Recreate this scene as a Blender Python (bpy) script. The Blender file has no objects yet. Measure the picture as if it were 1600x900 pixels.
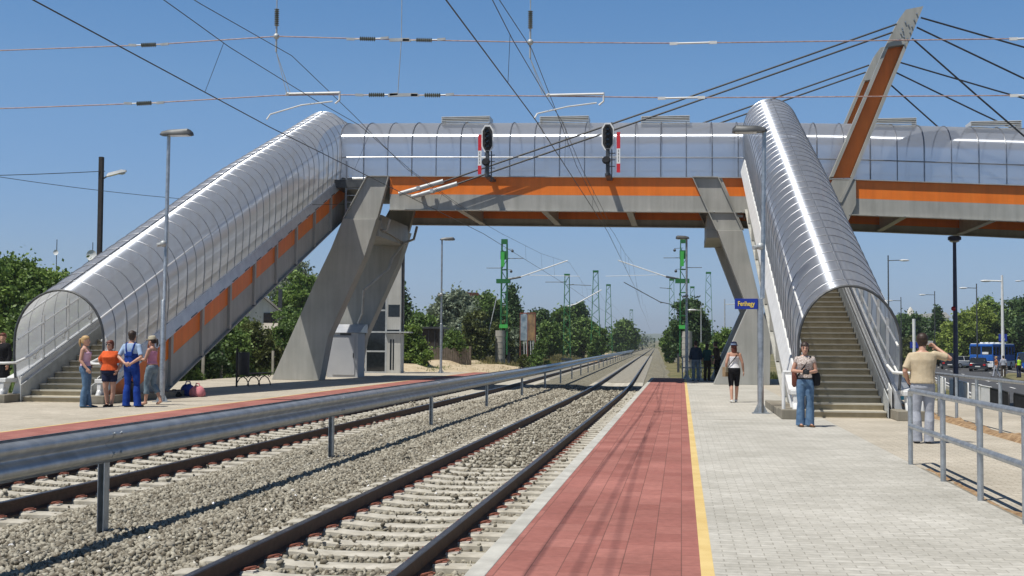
import bpy, math, random
import numpy as np
from mathutils import Vector, Matrix, Euler
random.seed(7); rng = np.random.default_rng(7)
sc = bpy.context.scene
COL = sc.collection
R = math.radians
# ---------------------------------------------------------------- camera, sky, sun, exposure
cam_d = bpy.data.cameras.new('camera'); cam = bpy.data.objects.new('camera', cam_d); COL.objects.link(cam)
cam_d.sensor_width = 36.0; cam_d.lens = 42.75; cam_d.clip_start = 0.1; cam_d.clip_end = 9000
CAMZ = 1.52
_yaw, _pitch, _roll = R(7.94), math.atan(88.7/1900), R(0.37)
_f = Vector((-math.sin(_yaw)*math.cos(_pitch), math.cos(_yaw)*math.cos(_pitch), math.sin(_pitch)))
_r0 = Vector((math.cos(_yaw), math.sin(_yaw), 0)); _u0 = _r0.cross(_f)
_r = _r0*math.cos(_roll) + _u0*math.sin(_roll); _u = -_r0*math.sin(_roll) + _u0*math.cos(_roll)
_m = Matrix((( _r.x, _u.x, -_f.x, 0), (_r.y, _u.y, -_f.y, 0), (_r.z, _u.z, -_f.z, CAMZ), (0, 0, 0, 1)))
cam.matrix_world = _m
sc.camera = cam
SUNV = Vector((0.34, 0.31, -1.0))          # direction the sunlight travels
world = bpy.data.worlds.new('World'); sc.world = world; world.use_nodes = True
nt = world.node_tree; bg = nt.nodes['Background']
sky = nt.nodes.new('ShaderNodeTexSky'); sky.sky_type = 'NISHITA'; sky.sun_disc = False
sky.sun_elevation = math.atan2(1.0, math.hypot(0.34, 0.30)); sky.sun_rotation = math.atan2(-0.34, -0.30)
sky.air_density = 1.0; sky.dust_density = 0.35; sky.ozone_density = 3.5; sky.altitude = 150
# clear summer sky: a bluer, deeper tone than the raw model, least near the zenith
_tc = nt.nodes.new('ShaderNodeTexCoord'); _sp = nt.nodes.new('ShaderNodeSeparateXYZ'); nt.links.new(_tc.outputs['Generated'], _sp.inputs[0])
_rp = nt.nodes.new('ShaderNodeValToRGB'); nt.links.new(_sp.outputs['Z'], _rp.inputs[0])
for _i, (_p, _c) in enumerate(((0.0, (.54, .70, 1.20)), (.07, (.68, .78, 1.03)), (.21, (.77, .98, 1.14)), (.29, (.66, .97, 1.17)), (.42, (.34, .43, .50)))):
    _e = _rp.color_ramp.elements[_i] if _i < 2 else _rp.color_ramp.elements.new(_p)
    _e.position = _p; _e.color = (*_c, 1)
_mx = nt.nodes.new('ShaderNodeMix'); _mx.data_type = 'RGBA'; _mx.blend_type = 'MULTIPLY'; _mx.inputs[0].default_value = 1; _mx.clamp_factor = False
nt.links.new(sky.outputs[0], _mx.inputs[6]); nt.links.new(_rp.outputs[0], _mx.inputs[7])
nt.links.new(_mx.outputs[2], bg.inputs[0]); bg.inputs[1].default_value = 0.099
sun_d = bpy.data.lights.new('sun', 'SUN'); sun = bpy.data.objects.new('sun', sun_d); COL.objects.link(sun)
sun_d.energy = 4.95; sun_d.angle = R(0.53); sun_d.color = (1.0, 0.955, 0.88)
sun.rotation_euler = SUNV.to_track_quat('-Z', 'Y').to_euler()
sun.location = (-20, -20, 60)
sc.view_settings.view_transform = 'Standard'; sc.view_settings.look = 'None'
sc.view_settings.exposure = 0.0; sc.view_settings.gamma = 1.0; sc.view_settings.use_curve_mapping = False
sc.render.engine = 'CYCLES'
sc.cycles.max_bounces = 8; sc.cycles.transparent_max_bounces = 24; sc.cycles.diffuse_bounces = 2
sc.cycles.glossy_bounces = 3; sc.cycles.transmission_bounces = 4; sc.cycles.caustics_reflective = False; sc.cycles.caustics_refractive = False
sc.cycles.sample_clamp_indirect = 4.0

# ---------------------------------------------------------------- materials
MATS = {}
def new_mat(name):
    m = bpy.data.materials.new(name); m.use_nodes = True; MATS[name] = m
    return m, m.node_tree, m.node_tree.nodes['Principled BSDF']
def N(nt, t, **kw):
    n = nt.nodes.new(t)
    for k, v in kw.items():
        if k in n.inputs: n.inputs[k].default_value = v
        else: setattr(n, k, v)
    return n
def noise_mix(nt, c1, c2, scale, detail=4, lo=.35, hi=.65, coord='Object', vec=None, rough=.55):
    tc = N(nt, 'ShaderNodeTexCoord'); nz = N(nt, 'ShaderNodeTexNoise'); nz.inputs['Scale'].default_value = scale
    nz.inputs['Detail'].default_value = detail; nz.inputs['Roughness'].default_value = rough
    nt.links.new(vec or tc.outputs[coord], nz.inputs['Vector'])
    rp = N(nt, 'ShaderNodeValToRGB'); rp.color_ramp.elements[0].position = lo; rp.color_ramp.elements[1].position = hi
    rp.color_ramp.elements[0].color = (*c1, 1); rp.color_ramp.elements[1].color = (*c2, 1)
    nt.links.new(nz.outputs['Fac'], rp.inputs[0])
    return rp.outputs[0], nz
def add_bump(nt, b, height_out, strength=.3, dist=.01):
    bp = N(nt, 'ShaderNodeBump'); bp.inputs['Strength'].default_value = strength; bp.inputs['Distance'].default_value = dist
    nt.links.new(height_out, bp.inputs['Height']); nt.links.new(bp.outputs[0], b.inputs['Normal'])
    return bp
def M(name, c1, c2=None, scale=6, rough=.6, metal=0, bump=0, bscale=30, bdist=.01, lo=.35, hi=.65, spec=.5, coord='Object'):
    m, nt, b = new_mat(name)
    if c2 is None: c2 = tuple(min(1, x*1.18) for x in c1)
    out, _ = noise_mix(nt, c1, c2, scale, lo=lo, hi=hi, coord=coord)
    nt.links.new(out, b.inputs['Base Color']); b.inputs['Roughness'].default_value = rough; b.inputs['Metallic'].default_value = metal
    b.inputs['Specular IOR Level'].default_value = spec
    if bump:
        _, nz = noise_mix(nt, (0, 0, 0), (1, 1, 1), bscale, detail=5, coord=coord); add_bump(nt, b, nz.outputs['Fac'], bump, bdist)
    return m
M('galvanised', (.36, .39, .41), (.52, .55, .57), scale=9, rough=.42, metal=.75, bump=.15, bscale=14)
M('galv_beam', (.40, .42, .43), (.56, .58, .59), scale=5, rough=.36, metal=.65, bump=.12, bscale=8)
M('galv_matte', (.40, .42, .42), (.52, .54, .54), scale=4, rough=.55, metal=.3, bump=.1)
M('grey_paint', (.375, .375, .345), (.435, .43, .395), scale=1.2, rough=.5, bump=.04, bscale=3, bdist=.02)
M('orange_paint', (.86, .195, .012), (.92, .225, .018), scale=1.5, rough=.45)
M('white_metal', (.70, .70, .68), (.80, .80, .78), scale=4, rough=.4, metal=.0)
M('silver_flashing', (.56, .58, .61), (.68, .70, .72), scale=3, rough=.35, metal=.35)
M('rib_metal', (.22, .23, .25), (.30, .31, .33), scale=4, rough=.36, metal=.75)
M('dark_steel', (.05, .055, .06), (.09, .095, .10), scale=5, rough=.5, metal=.3)
M('black', (.012, .012, .013), (.025, .025, .027), scale=5, rough=.6)
M('cable_black', (.02, .022, .026), (.035, .037, .042), scale=5, rough=.45)
M('wire_dark', (.03, .035, .04), (.06, .06, .06), rough=.5)
M('wire_rusty', (.30, .17, .15), (.45, .33, .30), scale=12, rough=.6)
M('porcelain', (.13, .15, .14), (.20, .21, .19), rough=.25)
M('rail_rust', (.06, .034, .023), (.10, .055, .036), scale=10, rough=.75, bump=.2)
M('rail_head', (.075, .06, .052), (.15, .14, .135), scale=5, rough=.32, metal=.75)
M('clip_rust', (.22, .07, .045), (.32, .11, .07), scale=30, rough=.7)
M('nylon_white', (.62, .60, .55), (.7, .68, .62), rough=.5)
M('concrete_sleeper', (.37, .345, .285), (.53, .50, .43), scale=5, rough=.9, bump=.4, bscale=30)
M('concrete', (.38, .36, .31), (.50, .475, .42), scale=2.5, rough=.9, bump=.2, bscale=25)
M('concrete_dark', (.20, .18, .14), (.28, .255, .205), scale=2, rough=.9, bump=.2)
M('stair_stone', (.40, .33, .205), (.48, .405, .27), scale=3, rough=.85, bump=.15)
M('stair_nosing', (.46, .43, .35), (.52, .49, .41), scale=3, rough=.8)
M('kerb', (.44, .43, .39), (.56, .55, .50), scale=4, rough=.85, bump=.2)
M('asphalt', (.05, .05, .052), (.075, .075, .077), scale=2, rough=.9, bump=.2, bscale=60)
M('road_paint', (.62, .62, .60), (.75, .75, .73), rough=.7)
M('yellow_strip', (.60, .43, .16), (.69, .52, .22), scale=2.5, rough=.8, bump=.15)
M('dirt', (.20, .12, .06), (.40, .27, .15), scale=9, rough=1, bump=.7, bscale=15, bdist=.04)
M('sand_pale', (.42, .33, .20), (.58, .48, .33), scale=1.5, rough=1, bump=.6, bscale=4, bdist=.08)
M('green_paint', (.018, .13, .035), (.03, .19, .05), scale=1, rough=.45)
M('green_bright', (.05, .42, .06), (.08, .5, .09), scale=1, rough=.45)
M('blue_sign', (.012, .035, .30), rough=.35)
M('sign_yellow', (.85, .62, .09), rough=.5)
M('red_sign', (.62, .02, .03), (.72, .035, .045), rough=.4)
M('white_sign', (.78, .78, .76), rough=.4)
M('wood_dark', (.022, .018, .016), (.04, .033, .028), rough=.8)
M('wood_bench', (.10, .05, .03), (.16, .08, .05), rough=.6)
M('wood_fence', (.16, .13, .10), (.24, .20, .16), scale=4, rough=.9)
M('house_white', (.66, .64, .58), (.74, .72, .66), scale=1, rough=.9)
M('roof_tile', (.30, .27, .23), (.42, .39, .34), scale=3, rough=.9, bump=.5, bscale=8)
M('roof_red', (.16, .06, .04), (.24, .09, .06), scale=3, rough=.9)
M('glass_dark', (.012, .015, .018), (.02, .025, .03), rough=.06)
M('lamp_glass', (.55, .56, .56), (.65, .66, .66), rough=.2)
M('box_grey', (.42, .43, .45), (.48, .49, .50), scale=1, rough=.5)
M('lift_panel', (.50, .50, .47), (.58, .58, .55), scale=1, rough=.5)
M('trunk', (.07, .05, .035), (.13, .10, .07), scale=6, rough=.95, bump=.6, bscale=10)
M('pole_navy', (.02, .025, .07), (.035, .04, .10), rough=.35)
M('car_dark', (.012, .016, .028), (.02, .025, .04), rough=.18)
M('car_teal', (.01, .05, .08), (.015, .07, .10), rough=.18)
M('car_white', (.68, .70, .72), rough=.2)
M('bus_blue', (.012, .10, .42), (.02, .13, .48), rough=.25)
M('bus_white', (.70, .72, .74), rough=.35)
M('tyre', (.012, .012, .012), rough=.9)
M('lamp_red', (.5, .02, .02), rough=.2)
M('plate_white', (.7, .7, .66), rough=.5)
M('skin', (.50, .27, .185), (.56, .32, .225), scale=6, rough=.5)
M('skin_tan', (.40, .20, .13), (.46, .245, .16), scale=6, rough=.5)
M('hair_dark', (.022, .012, .008), (.05, .028, .018), scale=40, rough=.55)
M('hair_blond', (.40, .25, .10), (.58, .40, .19), scale=40, rough=.55)
M('hair_red', (.10, .022, .012), (.17, .045, .022), scale=40, rough=.55)
def streaks(name, lo=.80, hi=1.06, sc=(2.2, 2.2, .16)):
    """faint rain streaks and grime, stretched down the surface"""
    m = MATS[name]; nt = m.node_tree; b = nt.nodes['Principled BSDF']; src = b.inputs['Base Color'].links[0].from_socket
    geo = N(nt, 'ShaderNodeNewGeometry'); mp = N(nt, 'ShaderNodeMapping'); mp.inputs['Scale'].default_value = sc; nt.links.new(geo.outputs['Position'], mp.inputs['Vector'])
    c, _ = noise_mix(nt, (lo, lo, lo*.98), (hi, hi, hi), 1.6, detail=8, vec=mp.outputs[0], lo=.32, hi=.68, rough=.65)
    mx = N(nt, 'ShaderNodeMix', data_type='RGBA', blend_type='MULTIPLY'); mx.inputs[0].default_value = 1
    nt.links.new(src, mx.inputs[6]); nt.links.new(c, mx.inputs[7]); nt.links.new(mx.outputs[2], b.inputs['Base Color'])
for _n in ('grey_paint', 'house_white', 'lift_panel', 'concrete', 'concrete_dark'): streaks(_n)
streaks('orange_paint', .86, 1.03); streaks('stair_stone', .8, 1.08, (1.2, 1.2, 1.2)); streaks('kerb', .78, 1.06, (1.5, .6, 1))
def cloth(name, c1, c2=None, scale=9, b=.6):
    return M(name, c1, c2 or tuple(x*1.25 for x in c1), scale=scale, rough=.9, bump=b, bscale=9, bdist=.02, spec=.2)
cloth('cloth_orange', (.62, .105, .03)); cloth('cloth_navy', (.015, .02, .05)); cloth('cloth_denim', (.075, .14, .24), (.13, .22, .34))
cloth('cloth_denim_light', (.13, .19, .24), (.22, .29, .34)); cloth('cloth_blue_overall', (.008, .035, .22), (.015, .06, .32))
cloth('cloth_lightblue', (.30, .40, .55)); cloth('cloth_pink', (.62, .26, .38), (.72, .34, .46)); cloth('cloth_palepink', (.60, .38, .48))
cloth('cloth_beige', (.52, .42, .28), (.58, .48, .33)); cloth('cloth_grey_trousers', (.32, .34, .39), (.42, .44, .49))
cloth('cloth_white', (.72, .72, .74)); cloth('cloth_lace', (.30, .22, .18), (.68, .62, .58), scale=45); cloth('cloth_black', (.010, .010, .012))
cloth('cloth_darkblue', (.02, .04, .07)); cloth('cloth_teal', (.02, .09, .09)); cloth('cloth_brown', (.05, .035, .025)); cloth('cloth_cap', (.42, .38, .28))
cloth('cloth_hivis', (.45, .75, .04)); cloth('cloth_rust', (.25, .09, .04)); cloth('cloth_pinkbag', (.50, .18, .20)); cloth('cloth_bluebag', (.02, .05, .25))
cloth('leather_tan', (.28, .20, .12)); cloth('shoe_dark', (.03, .022, .018)); cloth('shoe_brown', (.10, .055, .03))

def paver_mat(name, c1, c2, mortar, bw, bh, ang=0, off=.5, msize=.004, tint=None, ribs=False, squash=1, vary=.5):
    m, nt, b = new_mat(name)
    geo = N(nt, 'ShaderNodeNewGeometry'); mp = N(nt, 'ShaderNodeMapping'); mp.inputs['Rotation'].default_value = (0, 0, ang)
    nt.links.new(geo.outputs['Position'], mp.inputs['Vector'])
    br = N(nt, 'ShaderNodeTexBrick'); br.inputs['Scale'].default_value = 1.0
    br.inputs['Brick Width'].default_value = bw; br.inputs['Row Height'].default_value = bh; br.inputs['Mortar Size'].default_value = msize
    br.inputs['Mortar Smooth'].default_value = .2; br.inputs['Bias'].default_value = 0; br.offset = off
    br.inputs['Color1'].default_value = (*c1, 1); br.inputs['Color2'].default_value = (*c2, 1); br.inputs['Mortar'].default_value = (*mortar, 1)
    nt.links.new(mp.outputs[0], br.inputs['Vector'])
    big, nzb = noise_mix(nt, (.72, .71, .68), (1.08, 1.07, 1.05), .5, detail=9, coord='Object', lo=.28, hi=.66, rough=.7)
    mx = N(nt, 'ShaderNodeMix', data_type='RGBA', blend_type='MULTIPLY'); mx.inputs[0].default_value = 1
    nt.links.new(br.outputs['Color'], mx.inputs[6]); nt.links.new(big, mx.inputs[7])
    fine, nz = noise_mix(nt, (.86, .86, .86), (1.1, 1.1, 1.1), 14, detail=8, coord='Object', lo=.3, hi=.7)
    mx2 = N(nt, 'ShaderNodeMix', data_type='RGBA', blend_type='MULTIPLY'); mx2.inputs[0].default_value = 1
    nt.links.new(mx.outputs[2], mx2.inputs[6]); nt.links.new(fine, mx2.inputs[7])
    nt.links.new(mx2.outputs[2], b.inputs['Base Color']); b.inputs['Roughness'].default_value = .85; b.inputs['Specular IOR Level'].default_value = .3
    inv = N(nt, 'ShaderNodeMath', operation='SUBTRACT'); inv.inputs[0].default_value = 1; nt.links.new(br.outputs['Fac'], inv.inputs[1])
    h = inv.outputs[0]
    ad = N(nt, 'ShaderNodeMath', operation='MULTIPLY_ADD'); ad.inputs[1].default_value = .5
    nt.links.new(nz.outputs['Fac'], ad.inputs[0]); nt.links.new(h, ad.inputs[2]); h = ad.outputs[0]
    if ribs:
        wv = N(nt, 'ShaderNodeTexWave'); wv.inputs['Scale'].default_value = 9; wv.bands_direction = 'X'; nt.links.new(mp.outputs[0], wv.inputs['Vector'])
        a2 = N(nt, 'ShaderNodeMath', operation='MULTIPLY_ADD'); a2.inputs[1].default_value = .6; nt.links.new(wv.outputs['Fac'], a2.inputs[0]); nt.links.new(h, a2.inputs[2]); h = a2.outputs[0]
    add_bump(nt, b, h, .5, .006)
    return m
paver_mat('paving_grey', (.465, .45, .405), (.55, .535, .49), (.34, .325, .285), .20, .10, ang=0, msize=.0045)
paver_mat('paving_beige', (.48, .435, .36), (.55, .505, .425), (.30, .26, .20), .20, .10, msize=.005)
paver_mat('red_tiles', (.32, .122, .102), (.405, .17, .143), (.20, .09, .075), .40, .205, ang=R(90), off=.5, msize=.004, ribs=True)

# gravel bed under the loose stones
m, nt, b = new_mat('ballast')
geo = N(nt, 'ShaderNodeNewGeometry')
vo = N(nt, 'ShaderNodeTexVoronoi'); vo.inputs['Scale'].default_value = 17; nt.links.new(geo.outputs['Position'], vo.inputs['Vector'])
rp = N(nt, 'ShaderNodeValToRGB'); rp.color_ramp.elements[0].color = (.12, .11, .08, 1); rp.color_ramp.elements[1].color = (.33, .305, .225, 1)
hs = N(nt, 'ShaderNodeSeparateColor'); nt.links.new(vo.outputs['Color'], hs.inputs[0]); nt.links.new(hs.outputs[0], rp.inputs[0])
big, _ = noise_mix(nt, (.85, .84, .82), (1.08, 1.07, 1.05), .8, detail=4)
mx = N(nt, 'ShaderNodeMix', data_type='RGBA', blend_type='MULTIPLY'); mx.inputs[0].default_value = 1
nt.links.new(rp.outputs[0], mx.inputs[6]); nt.links.new(big, mx.inputs[7]); nt.links.new(mx.outputs[2], b.inputs['Base Color'])
b.inputs['Roughness'].default_value = .95
iv = N(nt, 'ShaderNodeMath', operation='SUBTRACT'); iv.inputs[0].default_value = 1; nt.links.new(vo.outputs['Distance'], iv.inputs[1])
add_bump(nt, b, iv.outputs[0], 1.0, .05)
# loose stones
m, nt, b = new_mat('stone')
geo = N(nt, 'ShaderNodeNewGeometry'); rp = N(nt, 'ShaderNodeValToRGB')
for p, c in ((0, (.12, .10, .07)), (.5, (.24, .21, .155)), (.92, (.325, .29, .22)), (.97, (.24, .14, .11)), (1, (.44, .41, .33))):
    e = rp.color_ramp.elements[0] if p == 0 else rp.color_ramp.elements[1] if p == 1 else rp.color_ramp.elements.new(p)
    e.position = p; e.color = (*c, 1)
nt.links.new(geo.outputs['Random Per Island'], rp.inputs[0]); nt.links.new(rp.outputs[0], b.inputs['Base Color']); b.inputs['Roughness'].default_value = .9
# ground: dry grass and dirt
m, nt, b = new_mat('ground')
c1, _ = noise_mix(nt, (.10, .105, .035), (.24, .20, .10), .35, detail=8, lo=.4, hi=.62)
c2, _ = noise_mix(nt, (.7, .7, .7), (1.15, 1.15, 1.1), 5, detail=8)
mx = N(nt, 'ShaderNodeMix', data_type='RGBA', blend_type='MULTIPLY'); mx.inputs[0].default_value = 1
nt.links.new(c1, mx.inputs[6]); nt.links.new(c2, mx.inputs[7]); nt.links.new(mx.outputs[2], b.inputs['Base Color']); b.inputs['Roughness'].default_value = 1
_, nz = noise_mix(nt, (0, 0, 0), (1, 1, 1), 3, detail=8); add_bump(nt, b, nz.outputs['Fac'], .8, .15)
# leaves: two greens by clump noise, slightly translucent
def leaf_mat(name, dark, light, scale=.9):
    m, nt, b = new_mat(name)
    geo = N(nt, 'ShaderNodeNewGeometry'); nz = N(nt, 'ShaderNodeTexNoise'); nz.inputs['Scale'].default_value = scale; nz.inputs['Detail'].default_value = 2
    nt.links.new(geo.outputs['Position'], nz.inputs['Vector'])
    ad = N(nt, 'ShaderNodeMath', operation='MULTIPLY_ADD'); ad.inputs[1].default_value = .45
    nt.links.new(geo.outputs['Random Per Island'], ad.inputs[0]); nt.links.new(nz.outputs['Fac'], ad.inputs[2])
    rp = N(nt, 'ShaderNodeValToRGB'); rp.color_ramp.elements[0].position = .45; rp.color_ramp.elements[1].position = .95
    rp.color_ramp.elements[0].color = (*dark, 1); rp.color_ramp.elements[1].color = (*light, 1)
    nt.links.new(ad.outputs[0], rp.inputs[0]); nt.links.new(rp.outputs[0], b.inputs['Base Color'])
    b.inputs['Roughness'].default_value = .55; b.inputs['Specular IOR Level'].default_value = .35
    tr = N(nt, 'ShaderNodeBsdfTranslucent'); nt.links.new(rp.outputs[0], tr.inputs[0])
    ms = N(nt, 'ShaderNodeMixShader'); ms.inputs[0].default_value = .25
    out = nt.nodes['Material Output']; nt.links.new(b.outputs[0], ms.inputs[1]); nt.links.new(tr.outputs[0], ms.inputs[2]); nt.links.new(ms.outputs[0], out.inputs[0])
leaf_mat('leaf_mid', (.06, .115, .025), (.17, .26, .06)); leaf_mat('leaf_bright', (.08, .15, .025), (.21, .31, .065))
leaf_mat('leaf_dark', (.038, .08, .025), (.10, .17, .055)); leaf_mat('leaf_silver', (.12, .16, .10), (.28, .33, .23))
leaf_mat('leaf_olive', (.065, .08, .022), (.14, .17, .045)); leaf_mat('leaf_yellow', (.14, .20, .03), (.30, .38, .08)); leaf_mat('leaf_blue', (.05, .09, .07), (.14, .2, .16))
leaf_mat('grass_blade', (.10, .11, .03), (.32, .27, .12)); leaf_mat('leaf_far', (.06, .09, .06), (.13, .17, .12))
# clear twin-wall sheet of the tube roofs: partly see-through, glossy, slightly milky
def tube_mat(name, alpha, col, rough, milk):
    m, nt, b = new_mat(name)
    geo = N(nt, 'ShaderNodeNewGeometry')
    c, nz = noise_mix(nt, tuple(x*.86 for x in col), col, 1.3, detail=5, lo=.3, hi=.7)
    nt.links.new(c, b.inputs['Base Color']); b.inputs['Roughness'].default_value = rough; b.inputs['Metallic'].default_value = .8
    b.inputs['Specular IOR Level'].default_value = .9; b.inputs['Anisotropic'].default_value = 1.0
    tg = N(nt, 'ShaderNodeTangent'); tg.direction_type = 'UV_MAP'; tg.uv_map = 'UVMap'; nt.links.new(tg.outputs[0], b.inputs['Tangent'])
    nz2 = N(nt, 'ShaderNodeTexNoise'); nz2.inputs['Scale'].default_value = 1.6; nz2.inputs['Detail'].default_value = 3
    tc = N(nt, 'ShaderNodeTexCoord'); nt.links.new(tc.outputs['Object'], nz2.inputs['Vector'])
    add_bump(nt, b, nz2.outputs['Fac'], .05, .05)
    tl = N(nt, 'ShaderNodeBsdfTranslucent'); tl.inputs[0].default_value = (.92, .91, .90, 1)
    tp = N(nt, 'ShaderNodeBsdfTransparent'); tp.inputs[0].default_value = (.90, .92, .95, 1)
    m1 = N(nt, 'ShaderNodeMixShader'); m1.inputs[0].default_value = milk; nt.links.new(b.outputs[0], m1.inputs[1]); nt.links.new(tl.outputs[0], m1.inputs[2])
    m2 = N(nt, 'ShaderNodeMixShader'); m2.inputs[0].default_value = alpha; nt.links.new(tp.outputs[0], m2.inputs[1]); nt.links.new(m1.outputs[0], m2.inputs[2])
    nt.links.new(m2.outputs[0], nt.nodes['Material Output'].inputs[0])
tube_mat('clear_sheet', .76, (.78, .85, .98), .34, .46)
tube_mat('clear_sheet_bridge', .76, (.84, .90, 1.0), .25, .48)

# ---------------------------------------------------------------- helpers
def tag(o, label=None, cat=None, group=None, kind=None):
    if label: o['label'] = label
    if cat: o['category'] = cat
    if group: o['group'] = group
    if kind: o['kind'] = kind
    return o
def empty(name, loc=(0, 0, 0), rz=0, label=None, cat=None, group=None):
    o = bpy.data.objects.new(name, None); COL.objects.link(o); o.location = loc; o.rotation_euler = (0, 0, rz); o.empty_display_size = .2
    return tag(o, label, cat, group)
class MB:
    def __init__(s): s.v = []; s.f = []; s.mi = []; s.m = 0
    def add(s, vs, fs):
        o = len(s.v); s.v += [tuple(p) for p in vs]
        for f in fs: s.f.append(tuple(i+o for i in f)); s.mi.append(s.m)
        return s
    def box(s, x0, x1, y0, y1, z0, z1):
        v = [(x0,y0,z0),(x1,y0,z0),(x1,y1,z0),(x0,y1,z0),(x0,y0,z1),(x1,y0,z1),(x1,y1,z1),(x0,y1,z1)]
        return s.add(v, [(0,3,2,1),(4,5,6,7),(0,1,5,4),(1,2,6,5),(2,3,7,6),(3,0,4,7)])
    def bar(s, p0, p1, w, h, up=(0, 0, 1)):
        p0 = Vector(p0); p1 = Vector(p1); d = (p1-p0).normalized(); u = Vector(up)
        if abs(d.dot(u)) > .98: u = Vector((0, 1, 0))
        a = d.cross(u).normalized()*w/2; b = a.cross(d).normalized()*h/2
        v = [p0-a-b, p0+a-b, p0+a+b, p0-a+b, p1-a-b, p1+a-b, p1+a+b, p1-a+b]
        return s.add(v, [(0,3,2,1),(4,5,6,7),(0,1,5,4),(1,2,6,5),(2,3,7,6),(3,0,4,7)])
    def tube(s, pts, r, n=8, cap=True):
        pts = [Vector(p) for p in pts]; rs = r if isinstance(r, (list, tuple)) else [r]*len(pts)
        rings = []; prev = None
        for i, p in enumerate(pts):
            d = (pts[min(i+1, len(pts)-1)]-pts[max(i-1, 0)]).normalized()
            if prev is None:
                u = Vector((0, 0, 1)) if abs(d.z) < .95 else Vector((1, 0, 0))
                a = d.cross(u).normalized()
            else:
                a = (prev - d*prev.dot(d)).normalized()
            prev = a; b = d.cross(a)
            rings.append([p + a*math.cos(t)*rs[i] + b*math.sin(t)*rs[i] for t in [2*math.pi*k/n for k in range(n)]])
        v = [q for rg in rings for q in rg]; f = []
        for i in range(len(pts)-1):
            for k in range(n):
                k2 = (k+1) % n; f.append((i*n+k, i*n+k2, (i+1)*n+k2, (i+1)*n+k))
        if cap: f.append(tuple(range(n))[::-1]); f.append(tuple((len(pts)-1)*n+k for k in range(n)))
        return s.add(v, f)
    def prism_xz(s, poly, y0, y1):
        n = len(poly); v = [(x, y0, z) for x, z in poly]+[(x, y1, z) for x, z in poly]
        f = [tuple(range(n)), tuple(range(2*n-1, n-1, -1))]+[(i, i+n, (i+1) % n+n, (i+1) % n) for i in range(n)]
        return s.add(v, f)
    def prism_yz(s, poly, x0, x1):
        n = len(poly); v = [(x0, y, z) for y, z in poly]+[(x1, y, z) for y, z in poly]
        f = [tuple(range(n)), tuple(range(2*n-1, n-1, -1))]+[(i, i+n, (i+1) % n+n, (i+1) % n) for i in range(n)]
        return s.add(v, f)
    def prism_xy(s, poly, z0, z1):
        n = len(poly); v = [(x, y, z0) for x, y in poly]+[(x, y, z1) for x, y in poly]
        f = [tuple(range(n)), tuple(range(2*n-1, n-1, -1))]+[(i, i+n, (i+1) % n+n, (i+1) % n) for i in range(n)]
        return s.add(v, f)
    def loft(s, rings, closed=True, caps=True):
        n = len(rings[0]); v = [p for rg in rings for p in rg]; f = []
        kk = n if closed else n-1
        for i in range(len(rings)-1):
            for k in range(kk):
                k2 = (k+1) % n; f.append((i*n+k, i*n+k2, (i+1)*n+k2, (i+1)*n+k))
        if caps and closed: f.append(tuple(range(n))[::-1]); f.append(tuple((len(rings)-1)*n+k for k in range(n)))
        return s.add(v, f)
    def ball(s, c, r, n=10, m=6, sc=(1, 1, 1)):
        rings = []
        for i in range(m+1):
            t = math.pi*i/m; rr = max(math.sin(t), .02)
            rings.append([(c[0]+r*sc[0]*rr*math.cos(2*math.pi*k/n), c[1]+r*sc[1]*rr*math.sin(2*math.pi*k/n), c[2]-r*sc[2]*math.cos(t)) for k in range(n)])
        return s.loft(rings)
    def build(s, name, mats, parent=None, smooth=True, angle=38, recalc=True, bevel=0):
        me = bpy.data.meshes.new(name); me.from_pydata(s.v, [], s.f)
        if isinstance(mats, str): mats = [mats]
        for mm in mats: me.materials.append(MATS[mm])
        if len(mats) > 1: me.polygons.foreach_set('material_index', s.mi)
        if recalc:
            import bmesh
            bm = bmesh.new(); bm.from_mesh(me); bmesh.ops.recalc_face_normals(bm, faces=bm.faces); bm.to_mesh(me); bm.free()
        if smooth:
            me.polygons.foreach_set('use_smooth', [True]*len(me.polygons)); me.set_sharp_from_angle(angle=R(angle))
        me.update()
        o = bpy.data.objects.new(name, me); COL.objects.link(o)
        if parent: o.parent = parent
        if bevel:
            bv = o.modifiers.new('bevel', 'BEVEL'); bv.width = bevel; bv.segments = 2; bv.limit_method = 'ANGLE'
        return o
def sheet_uv(o, nring):
    """UVs of a lofted sheet: u runs along the tube, v around it (for the directional sheen of fluted sheet)"""
    me = o.data; uv = me.uv_layers.new(name='UVMap')
    for p in me.polygons:
        for li in p.loop_indices:
            vi = me.loops[li].vertex_index; uv.data[li].uv = ((vi//nring)*.1, (vi % nring)/nring)
    return o
def copy_tree(o, parent=None):
    c = o.copy(); COL.objects.link(c); c.parent = parent
    for k in ('label', 'group'):
        pass
    for ch in list(o.children): copy_tree(ch, c)
    return c
def np_mesh(name, verts, faces, mat, parent=None):
    me = bpy.data.meshes.new(name); k = faces.shape[1]
    me.vertices.add(len(verts)); me.vertices.foreach_set('co', verts.astype(np.float32).ravel())
    me.loops.add(faces.size); me.loops.foreach_set('vertex_index', faces.astype(np.int32).ravel())
    me.polygons.add(len(faces)); me.polygons.foreach_set('loop_start', np.arange(0, faces.size, k, dtype=np.int32))
    me.materials.append(MATS[mat]); me.update(calc_edges=True); me.validate()
    o = bpy.data.objects.new(name, me); COL.objects.link(o)
    if parent: o.parent = parent
    return o
def track_dx(y):
    if y < 40: return 0.0
    if y < 60: return -.02*(y-40)**2/40
    return -.02*(y-50)
def lerp(a, b, t): return a+(b-a)*t
def interp(x, xs, ys): return float(np.interp(x, xs, ys))
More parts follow.
